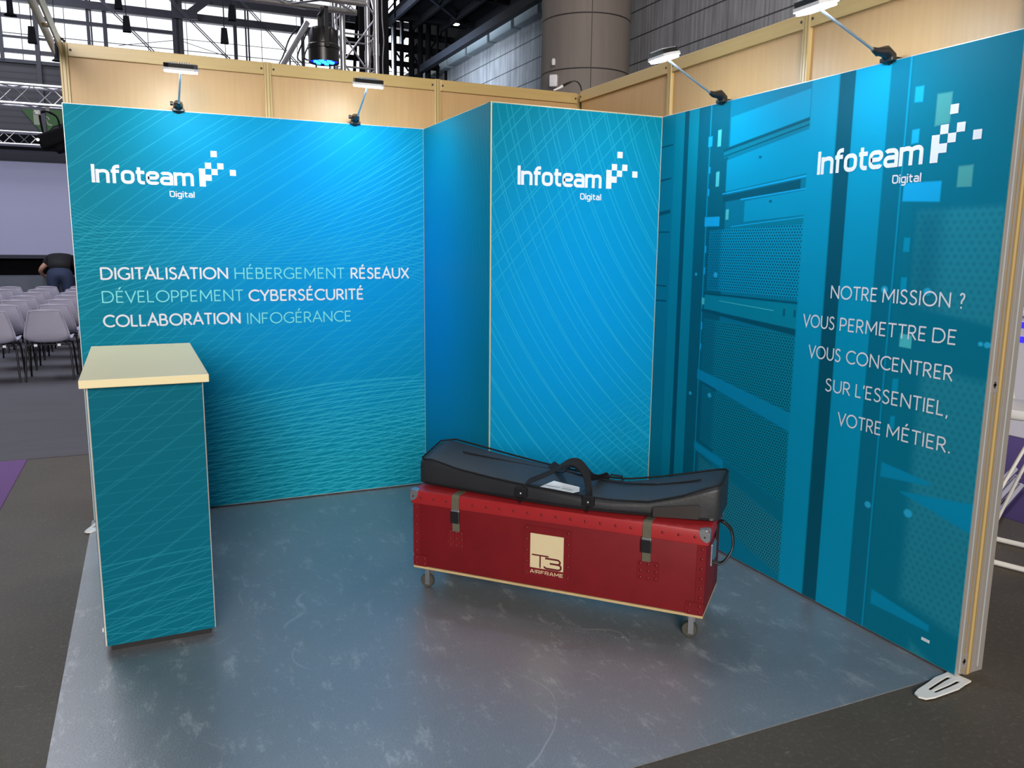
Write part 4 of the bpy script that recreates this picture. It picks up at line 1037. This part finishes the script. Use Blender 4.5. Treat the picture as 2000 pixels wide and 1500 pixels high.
# small loudspeakers and lamps hung in the glazing
def hung(loc, kind, label, group, s=1.0):
    o = thing(kind, label, 'loudspeaker' if kind == 'hanging_speaker' else 'lamp', loc, 0, group)
    if kind == 'hanging_speaker':
        MB().loft([[(x*s*a, y*s*a, z*s) for x, y in ((-.09, -.08), (.09, -.08), (.09, .08), (-.09, .08))] for z, a in ((-.20, 1.15), (.2, .8))]).build('box', 'dark_steel', o)
    else:
        MB().lathe([(0, .0), (.14, .0), (.13, .02), (.07, .06), (.06, .40), (.03, .5), (0, .5)], n=20).build('housing', 'dark_steel', o, smooth=40)
    MB().tube((0, 0, .2), (0, 0, 14-loc[2]), .012, 5).build('hanger', 'dark_steel', o)
hung((-2.77, 20, 7.28), 'hanging_speaker', 'small dark speaker hung in front of the glazing, right of the header bar', None)
hung((-.10, 20, 7.88), 'hanging_speaker', 'small dark speaker hung in the glazing, the upper one right of the steel column', None)
hung((-.32, 20, 7.25), 'hanging_speaker', 'small dark speaker hung in the glazing, the lower one right of the steel column', None)
hung((-4.98, 20, 6.76), 'hanging_speaker', 'small dark speaker hung in the glazing, left of the header bar', None)
hung((-2.95, 21.5, 8.2), 'hanging_speaker', 'small dark speaker hung at the top edge of the glazing', None)
hung((-5.20, 18, 6.72), 'hanging_lamp', 'dark bell lamp hung in front of the glazing, top left', None, 1)
hung((-4.60, 22, 6.55), 'hanging_lamp', 'dark bell lamp hung low beside the left end of the partition', None, 1)
wl = tag(MB().lathe([(0, 0), (.12, .03), (.15, .1), (0, .12)], n=16).build('flood_lamp', 'warm_lamp', None, smooth=60), 'orange glowing flood lamp at the top edge above the header bar', 'lamp'); wl.location = (-4.65, 24, 9.15)

# ------------------------------------------------------------------ rows of shell chairs
def make_chair():
    o = empty('shell_chair')
    # one moulded shell: profile from the front of the seat back and up, widths vary
    prof = [(.24, .435, .215), (.20, .445, .225), (.05, .432, .228), (-.10, .425, .225), (-.17, .440, .222), (-.205, .48, .222), (-.225, .54, .218), (-.245, .64, .196), (-.262, .73, .170), (-.272, .785, .152), (-.276, .80, .140)]
    rings = []
    for y, z, w in prof:
        rg = []
        for i in range(13):
            u = -1+i/6; cv = abs(u)**3
            up = .035*cv if z < .5 else 0; fw = .045*cv if z >= .5 else .02*cv
            rg.append((u*w, y+fw, z+up-(.012*cv if z > .79 else 0)))
        rings.append(rg)
    b = MB(); b.loft(rings, caps=False, closed=False)
    sh = b.build('shell', 'chair', o, smooth=60)
    md = sh.modifiers.new('t', 'SOLIDIFY'); md.thickness = .007
    rim = [r[0] for r in rings]+rings[-1][1:-1]+[r[-1] for r in rings[::-1]]
    MB().path(rim, .0075, 6).build('rim', 'chair', o, smooth=60)
    f = MB()
    for x in (-.17, .17): f.tube((x, -.17, .415), (x, .17, .42), .010, 8)
    f.tube((-.225, -.15, .405), (.225, -.15, .405), .008, 8); f.tube((-.225, .15, .405), (.225, .15, .405), .008, 8)
    f.build('under_frame', 'chair_leg', o, smooth=60)
    for sx in (-1, 1):
        for y0, y1 in ((-.15, -.215), (.15, .215)):
            MB().path([(sx*.17, y0, .41), (sx*.212, y0*1.05, .40), (sx*.222, y0*1.12, .34), (sx*.238, y1, .0)], .011, 8).build('leg', 'chair_leg', o, smooth=60)
        MB().box(sx*.115-.016, sx*.115+.016, -.215, -.185, .395, .42).build('link_clip', 'steel', o)
    return o
proto = make_chair(); used = False
def copy_tree(o, parent=None):
    c = o.copy(); C.objects.link(c)
    if parent: c.parent = parent
    for ch in o.children: copy_tree(ch, c)
    return c
ROW = ['first row', 'second row', 'third row', 'fourth row', 'fifth row', 'sixth row', 'seventh row']
COLN = {0: 'first column clear of the partition', 1: 'column half hidden by the partition', 2: 'column nearly hidden by the partition', -1: 'second column clear of the partition', -2: 'third column clear of the partition', -3: 'column at the left edge'}
for r in range(7):
    for k in (-3, -2, -1, 0, 1, 2):
        x, y = -3.735+.53*k, 5.62+.945*r
        # keep the chairs the photograph can show
        dx, dy = x+2.6889, y+4.9039
        fwd = dx*.4112+dy*.9116; lat_ = dx*.9116-dy*.4112
        px = 1000+1577.85*(lat_)/fwd
        if px < -35: continue
        edge_px = 128+.06*(600-200)+8-r*1
        if px-1577.85*.22/fwd > edge_px: continue
        o = proto if not used else copy_tree(proto)
        used = True
        o.location = (x, y, .0045); o.rotation_euler = (0, 0, random.uniform(-.03, .03))
        tag(o, 'pale grey shell chair, %s from the aisle, %s' % (ROW[r], COLN[k]), 'chair', 'shell chairs facing the stage')

# ------------------------------------------------------------------ person bending over the stage edge
def skin_mesh(name, verts, edges, radii, m, parent, sub=2, root=0):
    me = bpy.data.meshes.new(name); me.from_pydata(verts, edges, [])
    o = bpy.data.objects.new(name, me); C.objects.link(o)
    sk = o.modifiers.new('s', 'SKIN'); sk.use_smooth_shade = True
    for i, v in enumerate(me.skin_vertices[0].data):
        r = radii[i]; v.radius = r if isinstance(r, tuple) else (r, r); v.use_root = (i == root)
    ss = o.modifiers.new('u', 'SUBSURF'); ss.levels = sub; ss.render_levels = sub
    dg = bpy.context.evaluated_depsgraph_get(); dg.update()
    nm = bpy.data.meshes.new_from_object(o.evaluated_get(dg)); nm.name = name
    bpy.data.objects.remove(o)
    nm.materials.clear(); nm.materials.append(MAT[m]); nm.shade_smooth()
    q = bpy.data.objects.new(name, nm); C.objects.link(q)
    if parent: q.parent = parent
    return q
pe = thing('person', 'person in black t-shirt and blue jeans bending over the stage, seen from behind', 'person', (-4.13, 12.10, .0045))
bv = [(0, 0, 1.02), (0, .10, 1.15), (0, .24, 1.23), (0, .40, 1.24), (0, .52, 1.21), (0, .60, 1.18), (0, .68, 1.12), (0, .70, 1.04)]
be_ = [(0, 1), (1, 2), (2, 3), (3, 4), (4, 5), (5, 6), (6, 7)]
br = [(.15, .12), (.15, .11), (.16, .12), (.16, .11), .065, .06, .095, .075]
for s_ in (-1, 1):
    i0 = len(bv)
    bv += [(s_*.19, .40, 1.20), (s_*.31, .36, 1.08), (s_*.345, .42, 1.02), (s_*.33, .58, .94), (s_*.31, .66, .925)]
    br += [.062, .045, .042, .03, .032]
    be_ += [(3, i0), (i0, i0+1), (i0+1, i0+2), (i0+2, i0+3), (i0+3, i0+4)]
    for k in range(4):     # fingers spread on the stage top
        j = len(bv); bv += [(s_*(.285+.018*k), .71, .922), (s_*(.280+.021*k), .745-.008*abs(k-1.5), .915)]; br += [.010, .008]
        be_ += [(i0+4, j), (j, j+1)]
    j = len(bv); bv += [(s_*.275, .67, .925), (s_*.255, .695, .917)]; br += [.011, .009]; be_ += [(i0+4, j), (j, j+1)]
    i1 = len(bv)
    bv += [(s_*.11, .0, .93), (s_*.12, .04, .52), (s_*.125, -.02, .10), (s_*.13, .10, .045)]
    br += [.10, .065, .042, .035]
    be_ += [(0, i1), (i1, i1+1), (i1+1, i1+2), (i1+2, i1+3)]
skin_mesh('body', bv, be_, br, 'skin', pe, 2)
skin_mesh('t_shirt', [(0, -.05, 1.05), (0, .10, 1.17), (0, .24, 1.245), (0, .40, 1.25), (0, .50, 1.22), (-.20, .40, 1.215), (-.27, .38, 1.13), (.20, .40, 1.215), (.27, .38, 1.13)],
          [(0, 1), (1, 2), (2, 3), (3, 4), (3, 5), (5, 6), (3, 7), (7, 8)], [(.205, .16), (.205, .15), (.205, .15), (.20, .14), .09, .09, .075, .09, .075], 'tee', pe, 2)
skin_mesh('jeans', [(0, .03, 1.03), (0, .08, 1.10), (-.115, -.01, .94), (-.12, .04, .52), (-.125, -.01, .10), (.115, -.01, .94), (.12, .04, .52), (.125, -.01, .10)],
          [(0, 1), (0, 2), (2, 3), (3, 4), (0, 5), (5, 6), (6, 7)], [(.19, .15), (.17, .12), .135, .085, .062, .135, .085, .062], 'denim', pe, 2)
for s_ in (-1, 1):
    MB().box(s_*.128-.045, s_*.128+.045, -.07, .19, .0, .075, .03, seg=3).build('shoe', 'shoe', pe, smooth=60)
MB().lathe([(0, -.10), (.07, -.08), (.11, -.02), (.115, .04), (.08, .09), (0, .11)], (0, .68, 1.125), 20).build('hair', 'hair', pe, smooth=60)

# ------------------------------------------------------------------ beyond the right partition: things of the neighbouring stand
so = thing('bar_stool', 'white sled-base bar stool behind the front end of the right partition', 'stool', (1.30, -2.42, .0), .35)
for s_ in (-1, 1):
    MB().path(rr([(s_*.17, -.25, ), (s_*.17, .25)], .01) and [(s_*.19, -.26, .016), (s_*.19, .24, .016)], .014, 8).build('sled_bar', 'foot', so, smooth=60)
    MB().path([(s_*.19, .22, .016), (s_*.155, .10, .40), (s_*.13, -.02, .74)], .009, 8).build('leg', 'foot', so, smooth=60)
    MB().path([(s_*.19, -.24, .016), (s_*.155, -.12, .40), (s_*.13, .0, .74)], .009, 8).build('leg', 'foot', so, smooth=60)
for y in (-.26, .24): MB().tube((-.19, y, .016), (.19, y, .016), .014, 8).build('sled_bar', 'foot', so, smooth=60)
MB().box(-.19, .19, -.19, .19, .74, .79, .02, seg=3).build('seat', 'white_plastic', so, smooth=50)
MB().loft([[(x*.19, .17+.03*k+.02*(1-x*x), z) for x in (-1, -.5, 0, .5, 1)]+[(x*.19, .19+.03*k+.02*(1-x*x), z) for x in (1, .5, 0, -.5, -1)] for k, z in ((0, .79), (1, .92), (2, 1.03))]).build('backrest', 'white_plastic', so, smooth=40)
chl = 'polished chrome tube in the bundle lying on the floor behind the bar stool'
for i, (dy, z) in enumerate(((0, .030), (.055, .030), (.11, .030), (.028, .078), (.083, .078), (.055, .126))):
    t_ = tag(MB().tube((1.50, -2.06+dy, z+.003), (2.45, -1.62+dy, z+.003), .024, 12).build('chrome_tube', 'chrome', None, smooth=60), chl, 'tube', 'chrome tubes on the floor')
ff = thing('folding_frame', 'dark folding cross-leg frame with a chrome rod on the violet carpet', 'frame', (2.45, -1.02, .0035), .5)
for s_ in (-1, 1):
    for d in (-.03, .03):
        MB().path([(s_*.35, d, .012), (-s_*.35, d, .74)], .012, 8).build('leg', 'hall_steel', ff, smooth=60)
for z in (.36,): MB().tube((-.45, 0, z), (.45, 0, z), .012, 8).build('rod', 'chrome', ff, smooth=60)
nc = thing('white_desk', 'white desk with a blue lit stripe on the neighbouring stand', 'desk', (4.2, -.6, .0035), 0)
MB().box(-.25, .25, -1.0, 1.2, 0, 1.02, .01).build('body', 'white_plastic', nc)
for z in (.80, .92): MB().box(-.256, -.249, -1.0, 1.2, z, z+.05).build('light_stripe', 'blue_strip', nc)
MB().box(-.30, .30, -1.05, 1.25, 1.02, 1.06, .008).build('desk_top', 'white_plastic', nc)
